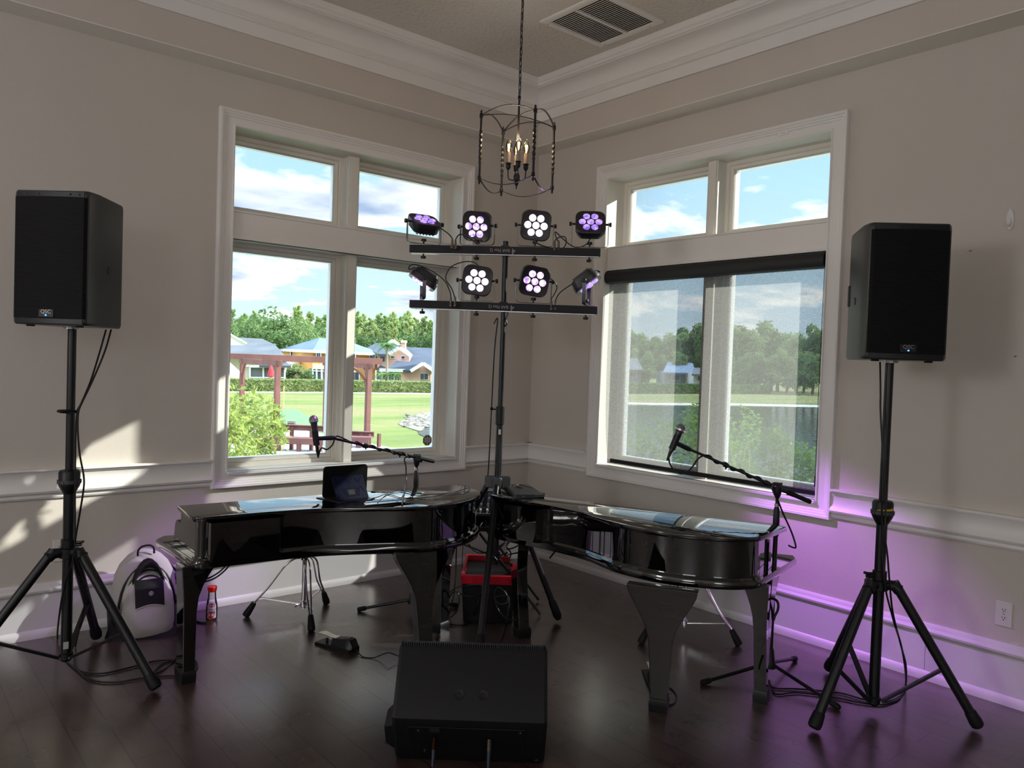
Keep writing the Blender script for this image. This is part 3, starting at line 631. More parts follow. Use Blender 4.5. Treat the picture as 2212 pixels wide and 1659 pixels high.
par(Lo, 1030, 605, -4, -5, L_hi, 'lower bar lamp left of the mast, shining bright with a red fringe', [(1031, 572), (1022, 566), (1000, 566), (975, 576), (964, 594), (964, 606), (976, 624), (983, 645)], power=3, roll=-7)
par(Lo, 1154, 607, 12, -14, L_mid, 'lower bar lamp right of the mast with pale pink lenses', [(1189, 602), (1199, 610), (1203, 622), (1197, 636), (1191, 646), (1191, 653)], power=2, roll=-8)
par(Lo, 1268, 611, 82, -51, L_lo, 'rightmost lamp on the lower light bar, seen edge on, aimed down to the right', [(1296, 588), (1290, 585), (1278, 588), (1245, 608), (1216, 627), (1204, 640), (1200, 652)], power=300, blend=1, angle=39, col=(.62, .22, 1))
# ------------------------------------------------------------------ the two piano shells
def inset(poly, d, ref):
    """move an open 2D polyline sideways by d, away from ref's side"""
    out = []; n = len(poly)
    for i, p in enumerate(poly):
        t = (poly[min(i+1, n-1)]-poly[max(i-1, 0)]).normalized(); q = V((-t.y, t.x, 0))
        if q.dot(ref-p) < 0: q = -q
        out.append(p+q*d)
    return out
ZT, ZL = .79, .768
def piano(front, back, shelf, cheek, legs, label, ends):
    """front: audience edge from the key end to the tail; back: lid corners on the player side; shelf: key shelf corners beyond the lid"""
    F = spline([V((a, b, 0)) for a, b in front], 6); Bk = [V((a, b, 0)) for a, b in back]; Sh = [V((a, b, 0)) for a, b in shelf]
    ce = sum(F+Bk, V((0, 0, 0)))/len(F+Bk); r = thing('piano_shell', (ce.x, ce.y, 0), label, 'piano shell', 'black piano shells')
    lift = lambda L, z: [V((p.x, p.y, z)) for p in L]
    lid = F+Bk; c0 = lid
    def shrink(L, k):
        c = sum(L, V((0, 0, 0)))/len(L); return [p+(c-p).normalized()*k for p in L]
    m = MB(); m.loft([lift(shrink(lid, .003), ZL), lift(lid, ZL+.003), lift(lid, ZT-.004), lift(shrink(lid, .002), ZT-.001), lift(shrink(lid, .004), ZT)])
    obj('lid', m, M_black, r, smooth=50)
    W = inset(F, .028, ce); Wi = inset(F, .046, ce)
    m = MB(); m.loft([lift(W, .584)+lift(list(reversed(Wi)), .584), lift(W, ZL)+lift(list(reversed(Wi)), ZL)]); obj('rim', m, M_black, r, smooth=40)
    bt = F+[Bk[0]]+Sh; m = MB(); m.loft([lift(shrink(bt, .008), .548), lift(bt, .556), lift(bt, .574), lift(shrink(bt, .008), .584)])
    m.loft([lift(inset(F, .012, ce), .584)+lift(list(reversed(W)), .584), lift(inset(F, .020, ce), .596)+lift(list(reversed(W)), .596)])
    obj('key_bed', m, M_black, r, smooth=50)
    # end cheek in the vertical plane of the key end: list of (distance back along the end, z)
    o, d, th = cheek; o = V((*o, 0)); d = V((*d, 0)).normalized(); nn = V((-d.y, d.x, 0)); nn = nn if nn.dot(ce-o) > 0 else -nn
    L = ends[0]
    pf = [(0, .584), (0, ZL), (L, ZL), (L, .735), (L+.004, .715), (L+.016, .703), (L+.03, .702), (L+.055, .712), (L+.075, .707), (L+.093, .69), (L+.102, .66), (L+.108, .62), (L+.11, .584)]
    m = MB(); m.loft([[o+d*a+UP*z+nn*k for a, z in pf] for k in (0, th)]); obj('cheek', m, M_black, r, smooth=25)
    obj('shelf_seam', MB().beam(o+d*.01+UP*.5846-nn*.022, o+d*(L+.15)+UP*.5846-nn*.022, .002, .001), M_dark, r)
    for (fx, fy, tx, ty, dx, dy, w, th, pr) in legs:
        f, t = V((fx, fy, 0)), V((tx, ty, .55)); q = V((dx, dy, 0)).normalized(); e = UP.cross(q)
        R = []
        for z, a, b in pr:
            k = z/.55; c = f.lerp(t, k**1.6 if (f-V((tx, ty, 0))).length > .05 else k); c.z = z
            R.append([c-q*a-e*th/2, c+q*b-e*th/2, c+q*b+e*th/2, c-q*a+e*th/2])
        lg = obj('leg', MB().loft(R), M_black, r, smooth=28, bev=.004)
        m = MB(); a, b = pr[0][1], pr[0][2]; c = f
        m.loft([[V((c.x, c.y, z))-q*(a+k)-e*(th/2+k), V((c.x, c.y, z))+q*(b+k)-e*(th/2+k), V((c.x, c.y, z))+q*(b+k)+e*(th/2+k), V((c.x, c.y, z))-q*(a+k)+e*(th/2+k)] for z, k in ((0, .004), (.03, .006), (.048, .005), (.058, 0))])
        obj('leg_foot', m, M_blk, lg, smooth=25)
    return r
mid = [(0, .036, .036), (.10, .041, .041), (.2, .046, .046), (.29, .052, .052), (.33, .058, .058), (.375, .072, .074), (.41, .09, .093), (.45, .112, .116), (.49, .136, .14), (.52, .152, .155), (.552, .162, .162)]
endp = [(0, .026, .028), (.2, .028, .030), (.33, .029, .032), (.40, .031, .040), (.45, .034, .058), (.50, .037, .085), (.53, .039, .105), (.552, .04, .11)]
tail = [(0, .034, .034), (.25, .038, .038), (.36, .042, .042), (.42, .05, .055), (.47, .062, .08), (.52, .075, .105), (.552, .08, .115)]
piano([(-3.028, -1.05), (-3.02, -1.10), (-2.98, -1.122), (-2.86, -1.127), (-2.643, -1.149), (-2.435, -1.19), (-2.211, -1.287), (-2.001, -1.385), (-1.839, -1.411), (-1.658, -1.373), (-1.50, -1.275), (-1.423, -1.18), (-1.39, -1.06)],
      [(-1.405, -.90), (-3.0, -.785)], [(-2.985, -.50), (-3.035, -.56)], ((-2.992, -1.07), (.02, 1), .022),
      [(-3.015, -1.0, -3.015, -1.0, 1, -.03, 0, .11, endp), (-1.935, -1.40, -1.94, -1.36, 1, -.12, 0, .06, mid), (-1.646, -1.14, -1.62, -1.11, .97, .25, 0, .06, tail)],
      'left black glossy piano shell under the left window, with a tablet on its lid', (.27,))
piano([(-.99, -2.778), (-1.06, -2.775), (-1.168, -2.718), (-1.278, -2.595), (-1.358, -2.445), (-1.388, -2.238), (-1.365, -2.08), (-1.345, -1.946), (-1.352, -1.80), (-1.372, -1.66), (-1.41, -1.50), (-1.43, -1.40), (-1.428, -1.31), (-1.415, -1.275)],
      [(-1.30, -1.28), (-.69, -2.665), (-.72, -2.733)], [(-.42, -2.61), (-.475, -2.655)], ((-1.005, -2.742), (.325, .115), .022),
      [(-.955, -2.775, -.965, -2.755, -.35, .95, 0, .05, [(z, a, b*.6+.012) for z, a, b in endp]), (-.85, -2.715, -.80, -2.705, .95, .3, 0, .035, endp), (-1.422, -2.545, -1.392, -2.515, .50, -.86, 0, .06, mid), (-1.312, -1.47, -1.335, -1.43, .25, .97, 0, .066, tail)],
      'right black glossy piano shell in front of the shaded window', (.25,))

# ------------------------------------------------------------------ chrome drum thrones
def throne(c, feet, top, label, seat=True):
    c = V(c); r = thing('drum_throne', (c.x, c.y, 0), label, 'stool', 'chrome drum thrones')
    q = lambda z: V((c.x, c.y, z))
    obj('shaft', MB().cyl(q(.05), q(.46), .0135, 14), M_chr, r); obj('shaft_sleeve', MB().cyl(q(.36), q(.40), .0175, 14), M_blk, r)
    obj('height_post', MB().cyl(q(.39), q(top), .0165, 16), M_chr, r)
    obj('leg_collar', MB().lathe([(.0135, .335), (.02, .338), (.021, .36), (.0135, .364)], q(0), n=14), M_blk, r)
    lc = obj('lower_collar', MB().lathe([(.0135, .055), (.019, .06), (.019, .09), (.0135, .094)], q(0), n=14), M_chr, r)
    obj('wing_screw', MB().tube([q(.07)-HR*.018, q(.068)-HR*.04, q(.055)-HR*.05], [.006, .008, .006], 8), M_chr, lc)
    for f in feet:
        d = V((f[0]-c.x, f[1]-c.y, 0)); L = d.length; d.normalize(); t = UP.cross(d); m = MB()
        for s in (-1, 1):
            m.tube(spline([q(.35)+d*.022+t*s*.008, q(.345)+d*.06+t*s*.013, q(.30)+d*.115+t*s*.014, q(.18)+d*(L*.62)+t*s*.011, q(.10)+d*(L*.83)+t*s*.007, q(.06)+d*(L*.93)+t*s*.004], 5), .0055, 8)
        lg = obj('leg', m, M_chr, r)
        a = q(.085)+d*(L*.87); b = q(.018)+d*L; ax = (b-a).normalized()
        obj('foot_rubber', MB().tube([a-ax*.0, a+ax*.006, b-ax*.006, b+ax*.012, b+ax*.016], [.011, .0155, .022, .021, .012], 12), M_rub, lg)
        obj('brace', MB().beam(q(.075)+d*.018, q(.115)+d*(L*.78), .016, .004), M_chr, lg)
    obj('seat', MB().lathe([(0, top), (.15, top), (.165, top+.012), (.168, top+.05), (.155, top+.07), (0, top+.075)], q(0), n=32), P('seat_vinyl', (.008, .008, .009), .5), r, smooth=50)
throne((-2.17, -.47, 0), ((-2.445, -.30), (-2.245, -.735), (-1.955, -.34)), .535, 'chrome drum throne behind the left piano shell')
throne((-.52, -2.0, 0), ((-.405, -2.285), (-.84, -1.95), (-.36, -1.72)), .535, 'chrome drum throne behind the right piano shell')

# ------------------------------------------------------------------ microphone stands, microphones, their cables
M_mic = P('mic_body', (.02, .018, .022), .35, spec=.6); M_grl = P('mic_grille', (.22, .21, .22), .35, metal=.8, bump=(900, .8, .001))
def micstand(base, feet, ch, tail, tip, label, depth_t):
    c = V(base); r = thing('mic_stand', (c.x, c.y, 0), label, 'microphone stand', 'boom microphone stands')
    q = lambda z: V((c.x, c.y, z)); z1 = ch.z
    obj('lower_tube', MB().cyl(q(.06), q(.80), .0115, 12), M_blkm, r); obj('upper_tube', MB().cyl(q(.78), q(z1-.03), .008, 12), M_blkm, r)
    obj('height_clutch', MB().lathe([(.0115, .72), (.0155, .73), (.0165, .80), (.0145, .86), (.009, .875)], q(0), n=14), M_blk, r, smooth=40)
    obj('clutch_band', MB().lathe([(.0095, .872), (.0115, .874), (.0115, .888), (.0095, .89)], q(0), n=14), M_chr, r)
    obj('leg_hub', MB().lathe([(.0115, .155), (.017, .15), (.024, .09), (.03, .075), (.03, .055), (.012, .05)], q(0), n=16), M_blk, r, smooth=40)
    for f in feet:
        d = V((f[0]-c.x, f[1]-c.y, 0)); d.normalize(); b = V((f[0], f[1], .012)); a = q(.075)+d*.025
        lg = obj('leg', MB().tube([a, b], .009, 10), M_blkm, r); ax = (b-a).normalized()
        obj('foot_rubber', MB().tube([b-ax*.05, b-ax*.045, b-ax*.004, b+ax*.004], [.0095, .0135, .0145, .010], 10), M_rub, lg)
    ax = (tip-tail).normalized(); k = (ch-tail).dot(ax); bp = tail+ax*k
    obj('boom_swivel', MB().lathe([(.008, -.06), (.016, -.045), (.021, -.02), (.021, .0), (.012, .012)], q(z1-.012), n=14).cyl(bp-HF*.022, bp+HF*.022, .018, 14).box(q(z1-.01), (.03, .036, .04)), M_blk, r, bev=.002)
    obj('swivel_wing', MB().tube([q(z1-.03)+HR*.012-HF*.02, q(z1-.034)+HR*.035-HF*.022], [.005, .007], 8), M_blk, r)
    bo = obj('boom', MB().cyl(tail+ax*.07, tip, .0072, 10).cyl(tail+ax*.1, tail+ax*(.1+.55*(tip-tail).length*.5), .0088, 10), M_blkm, r)
    obj('counter_grip', MB().tube([tail, tail+ax*.006, tail+ax*.085, tail+ax*.09, tail+ax*.094, tail+ax*.125], [.0095, .0115, .0115, .0125, .0135, .0135], 12), M_rub, bo)
    for s in (.35, .68): obj('boom_clutch', MB().lathe([(.007, -.014), (.0125, -.012), (.0125, .012), (.007, .014)], tail.lerp(tip, s), axis=tuple(ax), n=12).cyl(tail.lerp(tip, s), tail.lerp(tip, s)-UP*.022, .0045, 8), M_blk, bo)
    return r, ax
def microphone(head, end, tip, label, lipos):
    ax = (end-head).normalized(); L = (end-head).length
    r = thing('microphone', head, label, 'microphone', 'handheld microphones on boom stands')
    obj('body', MB().lathe([(.0, .036), (.0195, .038), (.0185, .055), (.015, .10), (.0125, .150), (.0115, L), (0, L)], head, axis=tuple(ax), n=20), M_mic, r, smooth=40)
    obj('grille_ball', MB().lathe([(0, -.004), (.012, 0), (.021, .008), (.0252, .02), (.0255, .027), (.0255, .034), (.0245, .038), (.0195, .041)], head, axis=tuple(ax), n=22), M_grl, r, smooth=50)
    obj('grille_band', MB().lathe([(.0255, .026), (.0264, .027), (.0264, .033), (.0255, .034)], head, axis=tuple(ax), n=22), M_chr, r)
    c = head+ax*(L*.78)
    obj('clip', MB().lathe([(.0145, -.045), (.0185, -.045), (.0175, .04), (.0135, .04)], c, axis=tuple(ax), n=16).tube([c, c+(tip-c)*.5, tip, tip+(tip-c).normalized()*.02], [.012, .0125, .0135, .011], 10), M_blk, r)
    obj('plug', MB().lathe([(0, L-.005), (.0095, L), (.0095, L+.035), (.0065, L+.055), (.0045, L+.075)], head, axis=tuple(ax), n=14), M_blk, r)
    return head+ax*(L+.07)
DL = 4.70
ch = V((-1.596, -.767, .965)); tl, tp = at(938, 997, DL+.05), at(716, 946, DL-.25)
_, axl = micstand((-1.596, -.767, 0), ((-1.861, -.575), (-1.312, -.851), (-1.60, -1.04)), ch, tl, tp, 'black boom microphone stand behind the left piano shell', DL)
e = microphone(at(676, 898, DL-.28), at(684, 961, DL-.27), tp, 'microphone on the left boom, upright in front of the left window', None)
def wrap(a, b, n, r, ph=0):
    ax = (b-a).normalized(); x, y, _ = frame(ax); return [a.lerp(b, k/(n*6))+(x*cos(ph+k*PI/3)+y*sin(ph+k*PI/3))*r for k in range(n*6+1)]
pts = [e, at(694, 968, DL-.27), at(706, 971, DL-.26), at(718, 961, DL-.25), at(724, 946, DL-.25), at(732, 943, DL-.24)]+wrap(tp.lerp(tl, .2), tp.lerp(tl, .78), 4, .011)+[at(874, 990, DL+.0), at(877, 1010, DL+.0), at(877, 1045, 4.66), pz(873, 1066, .80), pz(869, 1088, .797), pz(869, 1090, .795)]
single('microphone_cable', MB().tube(spline(pts, 4), .0044, 7), M_cab, 'black cable looping from the left microphone along its boom down to the left lid', 'cable')
DR = 3.92
ch = V((-.674, -2.646, .985)); tl, tp = at(1752, 1085, DR-.02), at(1484, 968, DR+.1)
_, axr = micstand((-.674, -2.646, 0), ((-1.031, -2.495), (-.739, -3.043), (-.34, -2.60)), ch, tl, tp, 'black boom microphone stand behind the key end of the right piano shell', DR)
e = microphone(at(1474, 917, DR+.1), at(1453, 966, DR+.1), tp, 'purple-lit microphone on the right boom, leaning in front of the shaded window', None)
pts = [e, at(1444, 985, DR+.1), at(1447, 1002, DR+.1), at(1459, 1018, DR+.1), at(1475, 1023, DR+.1), at(1492, 1013, DR+.1), at(1507, 992, DR+.08), at(1520, 984, DR+.07)]+wrap(tp.lerp(tl, .17), tp.lerp(tl, .7), 4, .011, 1)+[at(1668, 1055, DR-.03), at(1675, 1072, DR-.04), at(1680, 1080, DR-.035), at(1692, 1110, DR-.02), at(1710, 1150, DR), at(1719, 1180, DR), at(1714, 1183, DR), at(1703, 1178, DR)]
single('microphone_cable', MB().tube(spline(pts, 4), .0044, 7), M_cab, 'black cable twisted along the right boom and hanging by the right piano end', 'cable')

# ------------------------------------------------------------------ tablet in its folding case, slim black case, pedal
def tablet():
    bl = V((-2.323, -.972, ZT+.006)); br = bl+V((.262, .0, 0)); tl_ = bl+V((.012, -.005, .168)); tr_ = br+V((.012, -.005, .168))
    r = thing('tablet', (bl+br)/2, 'tablet leaning in a dark blue folding case on the left piano lid', 'tablet')
    x = (br-bl).normalized(); y = ((tl_+tr_)/2-(bl+br)/2); hgt = y.length; y = (y-x*y.dot(x)).normalized(); n = x.cross(y); n = n if n.dot(CAM-bl) > 0 else -n
    w = ((br-bl).length+(tr_-tl_).length)/2; c = (bl+br+tl_+tr_)/4
    navy = P('case_navy', '#0c102a', .7, spec=.12)
    obj('tablet_shell', MB().loft([[c+x*a*k+y*b*k+n*d for a, b in rrect(w, hgt, .018)] for d, k in ((-.011, .99), (-.009, 1), (0, 1), (.002, .99))]), P('case_black', (.003, .003, .004), .6, spec=.15), r, smooth=40)
    obj('screen', MB().box(c-n*.0115, (w-.03, hgt-.03, .001), tuple(x), tuple(y)), P('screen_glass', (.01, .01, .012), .08), r)
    obj('camera_lens', MB().cyl(c-x*(w/2-.02)+y*(hgt/2-.02)+n*.001, c-x*(w/2-.02)+y*(hgt/2-.02)+n*.004, .004, 10), M_blk, r)
    a = V((-2.285, -1.075, ZT+.004)); b = a+V((.19, .006, 0)); d_ = a+V((-.004, .075, .118)); e_ = b+V((-.004, .075, .118))
    fx = (b-a).normalized(); fy = ((d_+e_)/2-(a+b)/2); fh = fy.length; fy = (fy-fx*fy.dot(fx)).normalized(); fn = fx.cross(fy); fn = fn if fn.dot(CAM-a) > 0 else -fn; fc = (a+b+d_+e_)/4; fw = (b-a).length
    fl = obj('stand_flap', MB().loft([[fc+fx*p*k+fy*q*k+fn*z for p, q in rrect(fw, fh, .010)] for z, k in ((-.004, .99), (-.003, 1), (.003, 1), (.004, .985))]), navy, r, smooth=40)
    m = MB()
    def rib(p, q): m.beam(fc+fx*(p[0]*fw/2)+fy*(p[1]*fh/2)+fn*.0042, fc+fx*(q[0]*fw/2)+fy*(q[1]*fh/2)+fn*.0042, .0035, .002, up=fn)
    for p, q in (((-.85, .8), (-.6, .35)), ((-.6, .35), (-.35, .8)), ((-.2, .8), (.0, .35)), ((0, .35), (.25, .8)), ((.4, .8), (.62, .35)), ((.62, .35), (.85, .8)), ((-.85, -.1), (-.6, -.1)), ((-.55, -.05), (-.35, -.8)), ((.55, -.05), (.4, -.8)), ((-.85, -.75), (-.7, -.15)), ((.62, .1), (.85, -.4)), ((-.42, -.1), (.45, -.1)), ((-.42, -.1), (-.25, -.7)), ((.45, -.1), (.28, -.7)), ((-.25, -.7), (.28, -.7))): rib(p, q)
    obj('ridges', m, P('case_navy_dark', '#0a0d22', .7, spec=.1), fl); obj('flap_label', MB().box(fc+fy*(-.4*fh/2)+fn*.0044, (fw*.2, fh*.2, .001), tuple(fx), tuple(fy)), M_blk, fl)
    q = [pz(683, 1076, ZT+.001), pz(735, 1087, ZT+.001), pz(806, 1080, ZT+.001), pz(790, 1071, ZT+.001)]; obj('base_flap', MB().prism(q, (0, 0, .004)), P('case_base', '#15161c', .4), r)
    return fc, fx, fw
fc, fx, fw = tablet()
for k, (p0, lab) in enumerate((((800, 1063), 'upper of the two thin leads running from the tablet along the left lid'), ((803, 1077), 'lower of the two thin leads running from the tablet along the left lid'))):
    if k == 0: px = [(802, 1063), (820, 1064), (840, 1065), (858, 1061), (872, 1060), (895, 1066), (925, 1068), (960, 1066), (985, 1062), (1005, 1056), (1013, 1054)]
    else: px = [(803, 1078), (815, 1074), (832, 1068), (845, 1069), (865, 1075), (890, 1076), (915, 1073), (945, 1069), (975, 1067), (1000, 1065), (1012, 1060), (1015, 1055)]
    pts = [pz(a, b, ZT+.004+(.02 if i < 2 else 0)) for i, (a, b) in enumerate(px)]+[V((-1.36, -.95, .78)), V((-1.34, -.93, .6)), V((-1.36, -.95, .3)), V((-1.38, -1.0, .02))]
    lead = thing('tablet_lead', pts[0], lab, 'cable', 'thin tablet leads')
    obj('wire', MB().tube(spline(pts, 5), .0022, 6), M_cab, lead); obj('plug', MB().tube([pts[0]-HR*.0, pts[0].lerp(pts[1], .5)], [.005, .004], 8), M_blk, lead)
def slimcase():
    q = [pz(1083, 1056, ZT), pz(1114, 1079, ZT), pz(1176, 1074, ZT), pz(1148, 1053, ZT)]
    c = sum(q, V((0, 0, 0)))/4; r = thing('slim_case', c, 'closed black slim case lying on the far end of the right piano lid', 'case')
    x = (q[2]-q[1]).normalized(); y = (q[0]-q[1]).normalized(); w, l = (q[2]-q[1]).length, (q[0]-q[1]).length
    mt = P('slim_case_leather', (.012, .013, .016), .32)
    pr = [(0, .004), (.002, .001), (w, 0), (w+.004, .008), (w, .016), (.008, .030), (.001, .026), (-.002, .014)]
    m = MB(); m.loft([[q[1]+x*a+UP*z+y*k for a, z in pr] for k in (0, l)]); obj('shell', m, mt, r, smooth=30, bev=.002)
    for a, k, b in ((.25, .12, .02), (.7, .10, .02)): obj('clasp', MB().box(q[1]+x*(w*a)-y*.001+UP*.012, (k*w*.7, .002, .005), tuple(x), tuple(y)), M_chr, r)
    m = MB(); m.tube(spline([q[1]+x*w*.55+y*l*.55+UP*.024, q[1]+x*w*.35+y*l*.75+UP*.027, q[1]+x*w*.6+y*l*.9+UP*.022, q[1]+x*w*.95+y*l*.6+UP*.017], 6), .0035, 6); obj('strap', m, mt, r)
slimcase()
def pedal(heel, toe, label, cab):
    heel, toe = V(heel), V(toe); a = (toe-heel); L = .245; a.normalize(); t = UP.cross(a); r = thing('sustain_pedal', heel.lerp(toe, .5), label, 'pedal', 'sustain pedals')
    def q(s, w, z): return heel+a*s+t*w+UP*z
    obj('base', MB().loft([[q(s, w, z) for w, z in ((-b, 0), (b, 0), (b, h), (-b, h))] for s, b, h in ((0, .042, .018), (.09, .042, .02), (L, .037, .012))]), M_blk, r, bev=.002)
    obj('housing', MB().loft([[q(s, w*k, z) for w, z in ((-.04, .018), (.04, .018), (.026, h), (-.026, h))] for s, k, h in ((-.008, .9, .03), (.012, 1, .062), (.04, 1, .066), (.135, .85, .05))]), M_blk, r, bev=.002)
    obj('window', MB().box(q(.04, 0, .066), (.022, .03, .002), tuple(a), tuple(t)), P('housing_grey', (.03, .03, .032), .4), r)
    m = MB(); R = []
    for s, w, z in ((.11, .020, .052), (.15, .020, .050), (.18, .021, .054), (.21, .022, .058), (.235, .019, .055), (.25, .008, .049)): R.append([q(s, -w, z), q(s, w, z), q(s, w, z+.004), q(s, -w, z+.004)])
    obj('treadle', m.loft(R), P('pedal_nickel', (.62, .6, .55), .2, metal=1), r, bev=.001); obj('stop_pad', MB().cyl(q(.19, 0, .012), q(.19, 0, .034), .008, 10), M_rub, r)
    pts = [q(-.006, .0, .02)]+[V(p) for p in cab]; obj('cable', MB().tube(spline(pts, 6), .003, 7), M_cab, r)
h = pz(765, 1408, 0); tt = pz(700, 1390, 0)
pedal(h, tt, 'black sustain pedal with a chrome treadle on the floor before the left piano', [pz(782, 1418, .004), pz(805, 1421, .004), pz(820, 1416, .02), pz(838, 1410, .05), pz(858, 1416, .03), V((-2.0, -1.55, .004)), V((-1.85, -1.4, .004))])
h = V((-1.27, -2.42, 0)); tt = pz(1400, 1446, 0)
pedal(h, tt, 'second sustain pedal mostly hidden behind the middle leg of the right piano', [V((-1.27, -2.46, .006)), pz(1440, 1484, .004), pz(1454, 1491, .004), pz(1462, 1505, .004), pz(1456, 1519, .004), pz(1440, 1523, .004), pz(1425, 1516, .004)])

# ------------------------------------------------------------------ floor monitor
M_mon = P('monitor_cabinet', (.005, .0055, .007), .5, spec=.35, bump=(700, .12, .001))
def monitor():
    a, b = at(868, 1404, 3.03), at(1178, 1417, 3.03); u = HR.copy(); c = (a+b)/2; W = .575; c.z = 0
    f0 = pz(1010, 1643, 0); back = HF
    r = thing('floor_monitor', f0, 'black wedge monitor loudspeaker lying on the floor in the front, seen from behind', 'loudspeaker')
    cx = (c-f0).dot(u); o = f0+u*cx; o.z = 0
    def q(d, z, s): return o+back*d+u*s+UP*z
    pr = [(.0, .0), (-.035, .03), (-.14, .205), (-.145, .225), (.005, .425), (.02, .437), (.045, .437), (.40, .10), (.40, .07), (.36, 0)]
    def side(s, k=0): return [q(d, z, s) for d, z in pr]
    m = MB(); m.loft([[q(d*.98+.005, z*.98+.004, -W/2) for d, z in pr], side(-W/2+.012), side(W/2-.012), [q(d*.98+.005, z*.98+.004, W/2) for d, z in pr]])
    obj('cabinet', m, M_mon, r, smooth=25)
    m = MB(); g0, g1 = V((0, .02, .439)), None
    m.loft([[q(d, z, s) for d, z in ((.018, .436), (.03, .446), (.05, .444), (.405, .107), (.402, .09))] for s in (-W/2+.006, W/2-.006)])
    obj('grille', m, M_gril, r, smooth=30); m = MB()
    for k in range(64): m.box(q(.028, .443, -W/2+.02+k*(W-.04)/63), (.0035, .02, .012), tuple(u), tuple(back))
    obj('grille_edge', m, P('grille_edge_grey', (.018, .017, .028), .45), r, smooth=0)
    pn = V((0, 0, 0)); e = (q(.005, .425, 0)-q(-.145, .225, 0)).normalized(); n = u.cross(e); n = n if n.dot(CAM-o) > 0 else -n
    for s in (-.045, .045):
        p = q(-.09, .297, s+.0); obj('pole_socket', MB().lathe([(.0, -.002), (.011, -.002), (.011, .002), (.0185, .003), (.019, 0)], p, axis=tuple(n), n=20), M_blk, r, smooth=30)
    e2 = (q(-.14, .205, 0)-q(-.035, .03, 0)).normalized(); n2 = u.cross(e2); n2 = n2 if n2.dot(CAM-o) > 0 else -n2
    pl = obj('connector_plate', MB().box(q(-.088, .118, -.01)+n2*.001, (.44, .17, .004), tuple(u), tuple(e2)), M_blk, r, bev=.002)
    obj('display', MB().box(q(-.123, .177, -.13)+n2*.004, (.035, .02, .003), tuple(u), tuple(e2)), P('display_grey', '#2b2e2e', .3), pl)
    for s, zz in ((-.19, .185), (-.17, .06), (.19, .19)): obj('screw', MB().cyl(q(-.088, .118, s)+e2*(zz-.12)+n2*.002, q(-.088, .118, s)+e2*(zz-.12)+n2*.006, .004, 8), M_scr, pl)
    obj('rear_handle', MB().loft([[q(d, z, -W/2+.004) for d, z in ((-.125, .19), (-.05, .06), (.02, .03), (.06, .2), (-.02, .24))], [q(d, z, -W/2-.035) for d, z in ((-.10, .17), (-.05, .085), (.0, .07), (.03, .17), (-.02, .2))]]), M_blk, r, bev=.006)
    obj('side_foot', MB().tube([q(-.02, .03, W/2-.03), q(-.045, .09, W/2-.03)], .015, 10), M_steel, r)
    for s, col, k in ((-.13, '#090f2c', '#3a2412'), (.075, '#0c1c30', '#6d6a60')):
        p = q(-.098, .135, s)+n2*.004
        pg = obj('plug', MB().cyl(p, p+n2*.035-UP*.012, .009, 12), P('plug_'+('copper' if s < 0 else 'nickel_bright'), k, .3, metal=.9), r)
        obj('plug_boot', MB().tube([p+n2*.03-UP*.01, p+n2*.06-UP*.05], [.008, .006], 10), P('boot_blue_'+str(abs(s)), col, .5), pg)
    p, p2 = q(-.098, .135, -.13)+n2*.064-UP*.046, q(-.098, .135, .075)+n2*.064-UP*.046
    obj('patch_cable', MB().tube(spline([p, p+n2*.01-UP*.04+u*.01, q(-.17, .02, -.09), q(-.2, .012, -.02), q(-.17, .02, .05), p2-UP*.04, p2], 6), .0035, 8), M_cab, r)
    obj('cable_tag', MB().box(q(-.187, .02, -.075), (.04, .012, .008), (.9, -.43, 0), (.43, .9, 0)), P('tag_grey', '#8d8d88', .6), r)
monitor()
